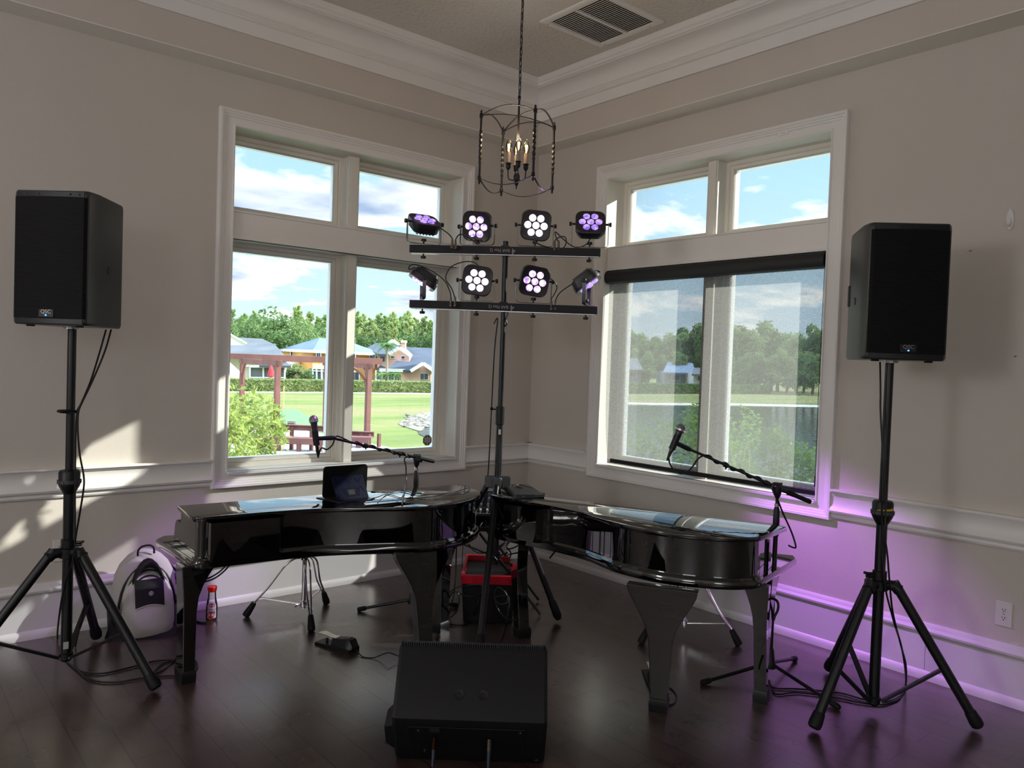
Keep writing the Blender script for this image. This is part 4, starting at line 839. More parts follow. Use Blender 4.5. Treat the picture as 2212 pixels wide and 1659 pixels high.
# ------------------------------------------------------------------ backpack, juice bottle, crate, mixer
M_canvas = P('grey_canvas', '#aaa6a6', .85, spec=.2, bump=(180, .35, .003)); M_nyl = P('black_nylon', (.008, .008, .009), .6, spec=.3, bump=(260, .3, .002))
M_lgrey = P('light_grey_canvas', '#bdb9b8', .85, spec=.2, bump=(140, .4, .003))
def backpack():
    o = V((-2.985, -.225, 0)); r = thing('backpack', o, 'grey and black backpack on the floor against the left wall', 'backpack')
    n = V((-.06, -1, 0)).normalized(); x = UP.cross(n); x = x if x.x > 0 else -x
    def q(a, d, z): return o+x*a+n*d+UP*z
    def ring(w, dd, z, lean, e=2.6, N=28, front=1):
        R = []
        for k in range(N):
            t = 2*PI*k/N; c, s = cos(t), sin(t); R.append(q(math.copysign(abs(c)**(2/e), c)*w, math.copysign(abs(s)**(2/e), s)*dd-lean, z))
        return R
    body = [(0, .13, .075), (.012, .148, .09), (.06, .158, .098), (.15, .163, .1), (.25, .160, .098), (.32, .148, .092), (.375, .122, .08), (.415, .085, .06), (.44, .045, .036), (.447, .015, .012)]
    obj('main_bag', MB().loft([ring(w, d, z, .02+z*.09) for z, w, d in body]), M_canvas, r, smooth=70)
    pk = [(.0, .10, .045), (.015, .125, .062), (.07, .135, .072), (.15, .134, .070), (.22, .126, .062), (.27, .108, .052), (.31, .078, .04), (.33, .045, .026), (.337, .015, .010)]
    obj('front_pocket', MB().loft([[p+n*.085 for p in ring(w, d, z, .02+z*.10)] for z, w, d in pk]), M_lgrey, r, smooth=70)
    m = MB()
    def surf(a, z, ex=0):                              # front surface of the pocket at (a,z)
        for i in range(len(pk)-1):
            if pk[i][0] <= z <= pk[i+1][0]:
                k = (z-pk[i][0])/(pk[i+1][0]-pk[i][0]); w = pk[i][1]+(pk[i+1][1]-pk[i][1])*k; d = pk[i][2]+(pk[i+1][2]-pk[i][2])*k
                t = min(1, abs(a)/w); return q(a, d*(1-t**2.6)**(1/2.6)+.085-(.02+z*.10)+ex, z)
        return q(a, .06, z)
    P_ = [[surf(a, z+(.012*cos(a*26) if j == 0 else 0), .0035) for a in [-.074+.146*i/8 for i in range(9)]] for j, z in enumerate([.168+.142*k/7 for k in range(8)])]
    m.add([p for R in P_ for p in R], [(a*9+b, a*9+b+1, a*9+b+10, a*9+b+9) for a in range(7) for b in range(8)]); m.add([p-n*.012 for R in (P_[0], P_[-1]) for p in R], [])
    obj('mesh_panel', m, M_nyl, r, smooth=60)
    obj('pocket_hem', MB().tube([surf(-.074+.146*i/8, .168+.012*cos((-.074+.146*i/8)*26), .004) for i in range(9)], .0025, 6), M_lgrey, r)
    c = surf(.004, .238, .006); em = MB().tube([c+x*(.0105*cos(t))+UP*(.0105*sin(t)) for t in [k*PI/9 for k in range(18)]], .0016, 5, closed=True); em.box(c, (.013, .002, .004), tuple(x), tuple(n)); em.box(c, (.004, .002, .013), tuple(x), tuple(n))
    obj('cross_emblem', em, P('emblem_metal', '#cfcfd2', .3), r)
    def arc(w, zt, z0, dep, N=18): 
        return [q(-w*cos(PI*k/N), dep-(.02+z*.09), z) for k in range(N+1) for z in [z0+(zt-z0)*sin(PI*k/N)**.8]]
    for w, z1, z0, dd, rr, nm in ((.150, .375, .05, .075, .0065, 'main_zipper'), (.134, .352, .06, .094, .005, 'pocket_zipper'), (.118, .328, .05, .116, .005, 'front_zipper')): obj(nm, MB().tube(arc(w, z1, z0, dd), rr, 6), M_nyl, r, smooth=60)
    m = MB(); R = []
    for k in range(13):
        t = PI*(.14+.72*k/12); R.append([q(-.118*cos(t), dd, z+.415*sin(t)-.0) for dd, z in ((.062, -.045), (.07, -.02), (.058, .0), (.03, -.0))])
    obj('top_panel', m.loft(R), M_nyl, r, smooth=60)
    obj('grab_handle', MB().tube(spline([q(-.045, .0, .425), q(-.044, .004, .455), q(-.025, .006, .475), q(.012, .006, .478), q(.034, .004, .462), q(.038, .0, .43)], 6), .0055, 8), M_nyl, r)
    for s in (-1, 1): obj('side_pocket', MB().loft([ring(w, d, z, .05, N=16) if False else [p+x*(s*.125) for p in ring(w, d, z, .05, N=16)] for z, w, d in ((0, .03, .06), (.02, .05, .085), (.12, .055, .088), (.15, .046, .08))]), M_nyl, r, smooth=60)
    bt = MB().lathe([(0, .02), (.03, .02), (.032, .10), (.03, .135), (.016, .155), (.015, .165), (.022, .167), (.022, .19), (.015, .195), (0, .195)], q(.165, .05, 0), n=18)
    obj('drink_flask', bt, P('flask_plastic', '#6d6a78', .25, spec=.6), r, smooth=50)
    for k, pp in enumerate(([(.10, -.06, .37), (.17, -.04, .3), (.215, -.0, .2), (.25, .02, .12), (.245, .03, .075), (.20, .03, .06), (.17, .0, .05)], [(.11, -.06, .33), (.19, -.03, .22), (.23, .0, .11), (.2, .03, .04), (.12, .04, .02)])):
        L = spline([q(*c_) for c_ in pp], 6); m = MB(); R = []
        for i, p in enumerate(L):
            t = (L[min(i+1, len(L)-1)]-L[max(i-1, 0)]).normalized(); b = t.cross(n).normalized(); wd = .03-.012*i/len(L); R.append([p+n*(e*wd*.8)+b*(g_*.006) for e, g_ in ((-1, -1), (1, -1), (1, 1), (-1, 1))])
        obj('shoulder_strap', m.loft(R), M_nyl, r, smooth=50)
    obj('base_flap', MB().loft([[q(a, d, z) for a, d, z in ((-.2, .0, 0), (-.17, .09, 0), (.05, .15, 0), (.2, .1, 0), (.23, .02, 0), (.1, -.05, 0))], [q(a, d, z) for a, d, z in ((-.17, .0, .1), (-.15, .05, .03), (.05, .12, .02), (.19, .08, .03), (.21, .02, .05), (.1, -.05, .1))]]), M_nyl, r, smooth=50)
backpack()
def bottle():
    o = V((-2.622, -.222, 0)); r = thing('juice_bottle', o, 'clear carafe bottle of apple juice with a red cap and red label on the floor', 'bottle')
    gm, nt, N, L, b = new_mat('bottle_clear'); b.inputs['Base Color'].default_value = (.95, .95, .96, 1); b.inputs['Roughness'].default_value = .03; b.inputs['IOR'].default_value = 1.08; b.inputs['Transmission Weight'].default_value = 1; b.inputs['Specular IOR Level'].default_value = 1
    obj('carafe', MB().lathe([(0, .002), (.029, .002), (.032, .008), (.0325, .06), (.031, .085), (.027, .108), (.0235, .13), (.0225, .15), (.0215, .165)], o, n=28), glass_mat('carafe_clear', (.93, .93, .95), .04), r, smooth=60)
    jm = P('apple_juice', '#e0951c', .15, trans=.55); obj('juice', MB().lathe([(0, .004), (.0285, .004), (.0305, .01), (.0308, .064), (0, .064)], o, n=24), jm, r, smooth=50)
    obj('cap', MB().lathe([(.0, .162), (.0225, .162), (.0245, .166), (.027, .186), (.0275, .19), (.025, .193), (0, .193)], o, n=28), P('cap_red', '#e2281f', .4, trans=.0), r, smooth=40)
    v = (CAM-o); v.z = 0; v.normalize(); t = UP.cross(v)
    def s(a, z, e=0): w = v*cos(a)+t*sin(a); return o+w*(.0329+e-(max(0, z-.085)*.16))+UP*z
    def patch(pts_fn, A, Z, e): 
        m = MB(); G = [[s(pts_fn(a, z)[0], pts_fn(a, z)[1], e) for a in A] for z in Z]; n_ = len(A); m.add([p for R in G for p in R], [(i*n_+j, i*n_+j+1, i*n_+j+n_+1, i*n_+j+n_) for i in range(len(Z)-1) for j in range(n_-1)]); return m
    U_ = [i/10*2-1 for i in range(11)]
    lb = obj('label', patch(lambda a, z: (a*.78*(1 if z < .85 else (1-(z-.85)/.2)**.5), .014+.09*z), U_, [i/14 for i in range(15)], .0004), P('label_lilac', '#b9a5c4', .5), r, smooth=60)
    def disc(ca, cz, ra, rz, e, col, nm, mt):
        m = MB(); pts = [s(ca+ra*cos(k*PI/12), cz+rz*sin(k*PI/12), e) for k in range(24)]; m.add([s(ca, cz, e)]+pts, [(0, 1+k, 1+(k+1) % 24) for k in range(24)]); obj(nm, m, mt, lb, smooth=60)
    disc(-.02, .089, .5, .011, .001, 0, 'oval_badge', P('badge_red', '#7e0f22', .5)); disc(-.12, .034, .58, .021, .001, 0, 'apple_print', P('apple_red', '#b3161c', .5)); disc(.42, .046, .2, .010, .0014, 0, 'leaf_print', P('leaf_green', '#6a6b3a', .5))
    text('label_lettering', 'Tropicana', .0135, s(0, .0665, .0016)+v*.0008, t, UP, P('label_ink', '#1d1f45', .5), lb, ext=.0002)
bottle()
def crate():
    c = [pz(995, 1243, .29), pz(1117, 1247, .29), pz(1119, 1204, .29), pz(1007, 1197, .29)]
    r = thing('storage_crate', (c[0]+c[2])/2-UP*.29, 'open black crate with a red rim on the floor between the pianos', 'crate')
    cc = sum(c, V((0, 0, 0)))/4
    def ringz(z, k): return [V((cc.x+(p.x-cc.x)*k, cc.y+(p.y-cc.y)*k, z)) for p in c]
    red = P('crate_red', '#c8172b', .4); obj('body', MB().loft([ringz(0, .86), ringz(.02, .88), ringz(.245, .95)]).loft([ringz(.26, .93), ringz(.24, .93)]), M_blk, r, bev=.006)
    m = MB(); m.loft([ringz(.24, .97), ringz(.285, 1.0), ringz(.292, 1.0), ringz(.292, .90), ringz(.24, .89)], cap=False); obj('rim', m, red, r, bev=.003)
    m = MB()
    for k in range(5):
        a = cc+V((.03*sin(k*2.1), .03*cos(k*1.7), .25)); m.tube(spline([a, a+V((.05*cos(k), .05*sin(k), .03)), a+V((.08*cos(k+1), .06*sin(k+1), .0)), a+V((.02, .06*cos(k), .01))], 6), .0035, 6)
    obj('coiled_leads', m, M_cab, r)
crate()
def mixer():
    b0, b1 = at(1028, 1110, 4.78), at(1178, 1112, 4.78); u = HR; e = (at(1075, 1060, 5.0)-at(1068, 1110, 4.78)); L = e.length; e.normalize(); n = u.cross(e); n = n if n.dot(CAM-b0) > 0 else -n
    c = b0+u*.21+e*(L/2); r = thing('audio_mixer', V((c.x, c.y, c.z-.16)), 'black audio mixer with rows of knobs, glimpsed in the gap between the two pianos', 'mixer')
    obj('chassis', MB().box(c-n*.04, (.42, L+.02, .07), tuple(u), tuple(e)), M_blk, r, bev=.005)
    kn = [P('knob_grey', '#7b808c', .4), P('knob_blue', '#3b62a8', .4), P('knob_white', '#c6c8cc', .4)]
    for i in range(9):
        for j in range(7):
            p = c+u*(-.185+i*.042)+e*(-L/2+.075+j*(L-.1)/6.6)
            obj('knob', MB().lathe([(.008, 0), (.007, .009), (.0045, .012), (0, .012)], p, axis=tuple(n), n=8), kn[(i*3+j*5) % 3], r)
        p = c+u*(-.185+i*.042)+e*(-L/2+.035); obj('fader', MB().box(p+n*.005, (.012, .02, .012), tuple(u), tuple(e)).box(p, (.003, .05, .002), tuple(u), tuple(e)), kn[2], r)
    obj('panel_line', MB().box(c+e*(-L/2+.064)+n*.001, (.4, .003, .002), tuple(u), tuple(e)).box(c+e*(-L/2+.004)+n*.001, (.42, .006, .003), tuple(u), tuple(e)), M_steel, r)
    s = thing('equipment_stand', V((c.x, c.y, 0)), 'black folding equipment stand carrying the mixer behind the pianos', 'stand')
    o = V((c.x, c.y, b0.z-.055)); obj('shelf', MB().box(o-UP*.03+HF*.02, (.48, .34, .03), tuple(HR), tuple(HF)), M_blk, s, bev=.003)
    m = o-UP*.045
    for d in (-.13, .16):
        for k in (-1, 1): obj('leg', MB().beam(m+HR*(k*.2)+HF*d, V((m.x, m.y, .012))-HR*(k*.2)+HF*(d+.012*k), .028, .012), M_blkm, s)
mixer()

# ------------------------------------------------------------------ cables
def cable(pts, label, rad=.0042, k=5): return single('cable', MB().tube(spline(pts, k), rad, 7), M_cab, label, 'cable')
D = 3.62
def A(*p): return [at(x, y, d) for x, y, d in p]
def F_(z, *p): return [pz(x, y, z) for x, y in p]
cable(A((240, 712, 3.72), (226, 760, 3.68), (200, 822, 3.62), (177, 870, 3.56), (169, 892, 3.55), (168, 930, 3.55), (172, 980, 3.53), (181, 1030, 3.5), (180, 1060, 3.5), (172, 1110, 3.52), (163, 1165, 3.55), (162, 1195, 3.56), (176, 1245, 3.6), (185, 1290, 3.65), (176, 1340, 3.75))+F_(.006, (163, 1395), (160, 1425), (172, 1452), (200, 1470), (250, 1474), (300, 1466), (345, 1461), (395, 1458), (418, 1448), (427, 1438), (420, 1424), (405, 1412), (395, 1400)), 'black cable hanging from the left loudspeaker along its stand to the floor loop')
cable(A((229, 712, 3.72), (214, 765, 3.69), (195, 825, 3.63), (175, 872, 3.57), (166, 893, 3.56), (163, 960, 3.57), (162, 1060, 3.58), (160, 1195, 3.58), (140, 1260, 3.6), (128, 1330, 3.65))+F_(.006, (124, 1378), (130, 1405), (147, 1430), (175, 1450), (220, 1455), (280, 1442), (335, 1428), (392, 1425)), 'second black cable from the left loudspeaker, looping behind its pole')
cable(F_(.006, (395, 1402))+A((389, 1410, 3.9), (372, 1432, 3.85))+F_(.006, (350, 1448), (336, 1455), (335, 1449), (345, 1438), (365, 1429), (392, 1428), (412, 1432), (424, 1440), (418, 1450), (398, 1460)), 'small cable coil on the floor at the foot of the left piano front leg')
cable(A((494, 1214, 4.02), (478, 1232, 4.0), (455, 1247, 3.98), (430, 1255, 3.92), (408, 1256, 3.86), (388, 1253, 3.88), (381, 1258, 3.95), (388, 1272, 3.9), (398, 1290, 3.86)), 'upper black lead slung from under the left piano round its front leg')
cable(A((502, 1212, 4.02), (486, 1232, 4.0), (462, 1250, 3.98), (432, 1259, 3.92), (405, 1260, 3.85), (392, 1256, 3.88), (389, 1262, 3.95), (392, 1280, 3.9)), 'lower black lead slung from under the left piano round its front leg')
cable(F_(.006, (415, 1340), (424, 1342), (435, 1345), (446, 1345)), 'short black plug lead end on the floor beside the juice bottle', .006)
cable(F_(.006, (392, 1425), (405, 1460)), 'short cable run on the floor behind the left piano leg') if False else None
cable(A((986, 1178, 4.45), (985, 1220, 4.45), (983, 1260, 4.42), (977, 1300, 4.38))+F_(.006, (962, 1345), (945, 1375), (934, 1396), (925, 1408)), 'black lead dropping from the left piano tail to the floor behind the wedge monitor')
cable(A((1012, 1175, 4.5), (1022, 1188, 4.52), (1036, 1194, 4.55), (1050, 1193, 4.6), (1075, 1182, 4.62), (1090, 1172, 4.6), (1096, 1160, 4.6)), 'grey-sheened lead bowing from the left piano tail to the right piano')
cable(A((964, 1300, 4.5), (970, 1282, 4.5), (985, 1270, 4.52), (1005, 1265, 4.55), (1020, 1264, 4.5), (1040, 1264, 4.45))+A((1042, 1272, 4.42), (1035, 1284, 4.42), (1018, 1288, 4.42), (1000, 1286, 4.45), (989, 1278, 4.46)), 'black cable loop hanging in front of the red-rimmed crate, left of the stand leg')
cable(A((962, 1318, 4.5), (966, 1300, 4.48), (978, 1280, 4.45), (990, 1282, 4.44), (992, 1300, 4.44), (985, 1322, 4.46))+F_(.006, (970, 1334), (955, 1331)), 'black cable hoop on the floor by the left piano tail leg')
cable(F_(.006, (955, 1345), (985, 1350), (1005, 1349), (1018, 1340))+A((1030, 1310, 4.55), (1034, 1290, 4.56)), 'flat black lead on the floor at the crate front')
cable(A((1070, 1295, 4.35), (1068, 1280, 4.35), (1075, 1268, 4.36), (1088, 1275, 4.35), (1097, 1292, 4.34), (1094, 1303, 4.33), (1080, 1305, 4.33), (1070, 1298, 4.33), (1072, 1290, 4.33), (1085, 1288, 4.33), (1099, 1290, 4.33), (1098, 1320, 4.3), (1094, 1345, 4.28))+F_(.006, (1085, 1380), (1070, 1400), (1066, 1415)), 'knotted lead hanging under the right piano tail and running to the wedge monitor')
cable(A((1070, 1300, 4.36), (1078, 1320, 4.34), (1095, 1336, 4.34), (1112, 1340, 4.36), (1118, 1336, 4.4)), 'pale-sheened lead sagging across the crate front below the right piano')
cable(A((1087, 1160, 4.5), (1092, 1168, 4.5), (1080, 1185, 4.5), (1068, 1200, 4.5), (1074, 1210, 4.5)), 'short looped lead under the right piano tail above the crate')
cable(A((1205, 1183, 4.9), (1196, 1195, 4.95), (1188, 1205, 5.0)), 'short straight black lead slanting down by the right wall baseboard', .006)
R_ = 3.5
cable(A((1901, 782, 3.53), (1902, 850, 3.5), (1902, 890, 3.5), (1908, 1000, 3.47), (1913, 1100, 3.47), (1911, 1150, 3.47), (1917, 1200, 3.47), (1921, 1250, 3.48), (1928, 1320, 3.52), (1945, 1390, 3.55), (1957, 1440, 3.56))+F_(.006, (1955, 1490), (1940, 1510), (1905, 1522), (1860, 1518), (1810, 1508), (1760, 1500), (1715, 1496), (1680, 1500), (1668, 1492)), 'black cable falling from the right loudspeaker along its stand and bowing out to the floor')
cable(A((1904, 1000, 3.5), (1905, 1130, 3.5), (1909, 1250, 3.5), (1930, 1340, 3.54), (1948, 1400, 3.56))+F_(.006, (1957, 1470), (1948, 1500), (1915, 1516), (1870, 1512), (1820, 1498), (1770, 1492), (1720, 1488), (1672, 1486), (1662, 1470)), 'second black cable down the right speaker stand, inside the first one')
cable(A((1664, 1292, 3.72), (1676, 1296, 3.7), (1681, 1305, 3.68), (1680, 1318, 3.68), (1674, 1330, 3.68), (1670, 1340, 3.68))+A((1668, 1320, 3.68), (1664, 1305, 3.68), (1662, 1298, 3.68)), 'bunched black lead tied to the end leg of the right piano', .006)
cable(A((1645, 1420, 3.6), (1640, 1440, 3.62), (1640, 1460, 3.64), (1646, 1478, 3.62)), 'thin cable down the front of the right piano end leg') if True else None
cable(A((1067, 700, 4.60), (1075, 690, 4.58), (1068, 760, 4.6), (1061, 900, 4.62), (1056, 1000, 4.62), (1052, 1050, 4.62)), 'thin power cable running down the left side of the lighting mast')
cable(A((1098, 676, 4.56), (1093, 690, 4.56), (1095, 700, 4.56), (1088, 712, 4.57), (1084, 760, 4.58), (1081, 900, 4.58), (1078, 1030, 4.57)), 'power cable taped down the right side of the lighting mast')
single('cable_tie', MB().tube([at(146+12*cos(t)*1.6, 889+3*sin(t), 3.56) + HF*(.03*sin(t)) for t in [k*PI/8 for k in range(16)]], .006, 6, closed=True), M_blk, 'black strap tying the cables to the left speaker pole', 'strap')
# ------------------------------------------------------------------ outside: ground, pond, added bounce ground, houses, trees
GZ = -2.4
RND = random.Random(7)
def lawn_mat():
    m, nt, N, L, b = new_mat('lawn_grass')
    tc = N.new('ShaderNodeTexCoord'); mp = N.new('ShaderNodeMapping'); mp.inputs['Rotation'].default_value = (0, 0, .75); mp.inputs['Scale'].default_value = (.35, 1.4, 1); L.new(tc.outputs['Object'], mp.inputs[0])
    n = N.new('ShaderNodeTexNoise'); n.inputs['Scale'].default_value = .12; n.inputs['Detail'].default_value = 8; n.inputs['Roughness'].default_value = .62; L.new(mp.outputs[0], n.inputs['Vector'])
    r = N.new('ShaderNodeValToRGB'); e = r.color_ramp.elements; e[0].position = .33; e[0].color = (*lin(GRASS[0]), 1); e[1].position = .7; e[1].color = (*lin(GRASS[3]), 1)
    q = e.new(.5); q.color = (*lin(GRASS[2]), 1); q = e.new(.43); q.color = (*lin(GRASS[1]), 1)
    n2 = N.new('ShaderNodeTexNoise'); n2.inputs['Scale'].default_value = 9; n2.inputs['Detail'].default_value = 6
    mx = N.new('ShaderNodeMix'); mx.data_type = 'RGBA'; mx.blend_type = 'MULTIPLY'; mx.inputs[0].default_value = .35
    L.new(tc.outputs['Object'], n2.inputs['Vector']); L.new(n.outputs['Fac'], r.inputs['Fac']); L.new(r.outputs['Color'], mx.inputs[6]); L.new(n2.outputs['Fac'], mx.inputs[7])
    L.new(mx.outputs[2], b.inputs['Base Color']); b.inputs['Roughness'].default_value = .95; b.inputs['Specular IOR Level'].default_value = .1
    return m
GRASS = ('#6a713e', '#727d40', '#847f4d', '#92805f')
M_lawn = lawn_mat()
m = MB(); m.face((-160, T+.02, GZ), (320, T+.02, GZ), (320, 330, GZ), (-160, 330, GZ)); m.face((T+.02, -160, GZ), (320, -160, GZ), (320, T+.02, GZ), (T+.02, T+.02, GZ))
struct('lawn', m, M_lawn, smooth=0)
struct('bounce_ground_back', MB().face((-120, -100, -.14), (X0-T-.02, -100, -.14), (X0-T-.02, 60, -.14), (-120, 60, -.14)), P('bounce_pale_back', '#cfc8ba', .9), smooth=0)  # unseen pale ground added for bounce light, beyond the closed back wall
m = MB(); m.bx(T, 5.5, -9, T, GZ, -.35); m.bx(-9, T, T, 4.5, GZ, -.35)
struct('bounce_ground_near', m, P('bounce_pale_near', '#ddd7ca', .9, var=(3, '#d0c9bb')), smooth=0)  # unseen pale slab added below the windows to bounce daylight indoors
def water_mat():
    m, nt, N, L, b = new_mat('pond_water'); b.inputs['Base Color'].default_value = (.01, .016, .015, 1); b.inputs['Roughness'].default_value = .04
    tc = N.new('ShaderNodeTexCoord'); mp = N.new('ShaderNodeMapping'); mp.inputs['Rotation'].default_value = (0, 0, -.7); mp.inputs['Scale'].default_value = (1, 3, 1); L.new(tc.outputs['Object'], mp.inputs[0])
    n = N.new('ShaderNodeTexNoise'); n.inputs['Scale'].default_value = 1.1; n.inputs['Detail'].default_value = 4; L.new(mp.outputs[0], n.inputs['Vector'])
    u = N.new('ShaderNodeBump'); u.inputs['Strength'].default_value = .3; u.inputs['Distance'].default_value = .1; L.new(n.outputs['Fac'], u.inputs['Height']); L.new(u.outputs[0], b.inputs['Normal']); return m
pond = spline([V((*q, GZ+.03)) for q in ((24, 36.8), (30, 41.5), (44, 46.5), (56, 47.5), (72, 43.5), (92, 34), (95, 12), (60, -8), (28, -2), (17, 12), (17.5, 27))], 5, closed=True)
struct('pond', MB().add(pond, [list(range(len(pond)))]), water_mat(), smooth=0)
M_sand = P('bank_sand', '#93876f', .95, var=(1.2, '#6d6350'))
def sheet(name, px, z, mt, label, cat, k=5):
    p = spline([pz(a, b, GZ+z) for a, b in px], k, closed=True); return single(name, MB().prism(p, (0, 0, -.06)), mt, label, cat, smooth=0)
sheet('pond_bank', [(862, 915), (880, 903), (905, 894), (960, 886), (965, 905), (930, 914), (918, 922), (908, 930), (888, 925)], .05, M_sand, 'pale rocky pond bank seen in the lower right of the left window', 'pond bank')
sheet('pond_bank', [(1320, 868.5), (1420, 870.5), (1560, 871), (1690, 873.5), (1800, 876), (1800, 880), (1690, 878), (1560, 875), (1420, 874.5), (1320, 872)], .05, P('shore_sand', '#cfc6b4', .95, var=(.8, '#a59a84')), 'pale sandy shoreline across the pond seen through the shade', 'pond bank')
sheet('practice_mat', [(590, 886), (640, 884), (692, 914), (700, 930), (588, 930)], .05, P('mat_green', '#5c7f4a', .95), 'pale green practice mat on the lawn behind the pergola', 'mat', k=1)
# bank stones
m = MB()
for k in range(90):
    q = pz(RND.uniform(872, 950), RND.uniform(893, 922), GZ+.06); rr = RND.uniform(.05, .2); m.ball(q, rr, 6, (1, RND.uniform(.6, 1.2), .5))
o = single('bank_stones', m, P('stone_grey', '#8d8476', .9, var=(2, '#5d564a')), 'grey stones strewn over the pond bank in the left window', 'stones'); o['kind'] = 'stuff'

def slab(px, d, t): return MB().prism([at(x, y, d) for x, y in px], HF*t)
def rect(x0, y0, x1, y1): return [(x0, y0), (x1, y0), (x1, y1), (x0, y1)]
def roof(*faces, th=.25):
    m = MB()
    for f in faces:
        p = [at(*q) for q in f]; m.prism(p, (0, 0, -th))
    return m
M_wht = P('house_white', '#e9e5da', .7); M_crm = P('house_cream', '#efe8d2', .8); M_org = P('house_orange', '#d9a455', .8, var=(.4, '#cb974b')); M_pnk = P('house_pink_brick', '#dcb09c', .85, var=(.5, '#cd9f8c'))
M_rg = P('roof_grey', '#50514e', .85, var=(.35, '#626160')); M_rb = P('roof_bluegrey', '#606b78', .8, var=(.6, '#6b7683')); M_rd = P('roof_dark', '#3a3f46', .85, var=(.6, '#464b52')); M_win = P('house_window', '#333c44', .15); M_scr2 = P('porch_screen', '#5d625e', .6)
def hwin(h, x0, y0, x1, y1, d, mull=1):
    f = obj('window', slab(rect(x0-1.2, y0-1.2, x1+1.2, y1+1.2), d, .12), M_wht, h, smooth=0)
    n = mull+1; w = (x1-x0)/n
    for i in range(n): obj('pane', slab(rect(x0+i*w+(.4 if i else 0), y0, x0+(i+1)*w-(.4 if i < n-1 else 0), y1), d-.05, .1), M_win, f, smooth=0)
# house A: grey roof, cream walls, screened porch
hA = thing('house', at(560, 822, 92), 'cream house with a wide grey roof and a white screened porch, leftmost beyond the hedge', 'house')
obj('wall', slab([(430, 767), (612, 771), (612, 835), (430, 835)], 93.5, 8), M_crm, hA, smooth=0)
obj('roof', roof([(420, 766, 92), (619, 772, 92), (594, 744, 98), (567, 732, 101), (518, 729, 101), (420, 727, 101)]), M_rg, hA, smooth=0)
obj('gable', roof([(420, 740, 91.6), (498, 722, 91.6), (531, 741, 91.6), (420, 741, 91.6)]), M_wht, hA, smooth=0)
obj('rake_board', MB().beam(at(470, 706, 91.4), at(532, 741.5, 91.4), .3, .12), M_wht, hA)
obj('fascia', slab([(530, 788.5), (628, 789.5), (628, 793.5), (530, 792)], 91.8, .5), M_wht, hA, smooth=0)
obj('porch_roof', roof([(596, 776, 93), (612, 776, 93), (629, 790, 91.5), (560, 789, 91.5)]), M_rg, hA, smooth=0)
obj('porch_screen', slab(rect(541, 793, 616, 824), 92.1, .1), M_scr2, hA, smooth=0)
m = MB()
for a in (540, 569, 592, 615): m.beam(at(a, 792, 91.9), at(a, 825, 91.9), .16, .12)
for b in (793, 815): m.beam(at(540, b, 91.9), at(616, b+.6, 91.9), .12, .12)
obj('porch_frame', m, M_wht, hA, smooth=0)
obj('side_roof', roof([(440, 770, 90), (497, 783, 90), (522, 806, 88), (516, 815, 87.6), (440, 806, 88)], th=.4), M_crm, hA, smooth=0)
u = thing('parasol', at(585, 822, 91), 'folded red parasol in front of the cream house porch', 'parasol')
obj('canopy', MB().lathe([(.05, 0), (.42, .1), (.3, .8), (.06, 1.5), (0, 1.55)], at(585, 815, 91), n=10), P('parasol_red', '#b3343a', .8), u); obj('pole', MB().cyl(at(585, 826, 91), at(585, 812, 91), .04, 8), M_wht, u)
# house B: orange, blue-grey hip roof
hB = thing('house', at(700, 825, 100), 'two-storey orange house with a blue-grey hip roof beyond the hedge', 'house')
c0, c1, c2 = (606, 756, 106), (676, 757, 98), (828, 764, 106)
m = MB()
for a, b in ((c0, c1), (c1, c2)):
    p, q = at(*a), at(*b); m.prism([p, q, V((q.x, q.y, GZ-1)), V((p.x, p.y, GZ-1))], HF*.3)
obj('wall', m, M_org, hB, smooth=0)
obj('roof', roof([(602, 755, 106.6), (675.5, 758, 97.3), (691, 729.5, 103)], [(675.5, 758, 97.3), (831, 765, 105.5), (766, 742, 108), (691, 729.5, 103)], [(602, 755, 106.6), (691, 729.5, 103), (766, 742, 108), (700, 742, 115)]), M_rb, hB, smooth=0)
m = MB(); m.beam(at(602, 756, 106.5), at(675.5, 759, 97.2), .12, .35); m.beam(at(675.5, 759, 97.2), at(831, 766, 105.4), .12, .35); obj('fascia', m, M_wht, hB, smooth=0)
hwin(hB, 628, 760, 635, 771, 103.0, 0); hwin(hB, 684, 762.5, 692, 772, 97.6, 1); hwin(hB, 709, 764, 714, 773, 99, 0); hwin(hB, 757, 765, 767, 778, 101.4, 1); hwin(hB, 799, 766, 810, 779, 104, 0); hwin(hB, 757, 804, 775, 822, 101.4, 1)
obj('porch_screen', slab(rect(666, 796, 708, 822), 96.4, .1), M_scr2, hB, smooth=0)
m = MB()
for a in (676, 684, 695, 707): m.beam(at(a, 795, 96.2), at(a, 823, 96.2), .2, .12)
m.beam(at(675, 796, 96.2), at(708, 797, 96.2), .16, .12); m.beam(at(675, 801, 96.2), at(708, 802, 96.2), .1, .12); obj('porch_frame', m, M_wht, hB, smooth=0)
obj('awning_panel', slab(rect(675, 787, 701, 794), 96.3, .4), M_crm, hB, smooth=0)
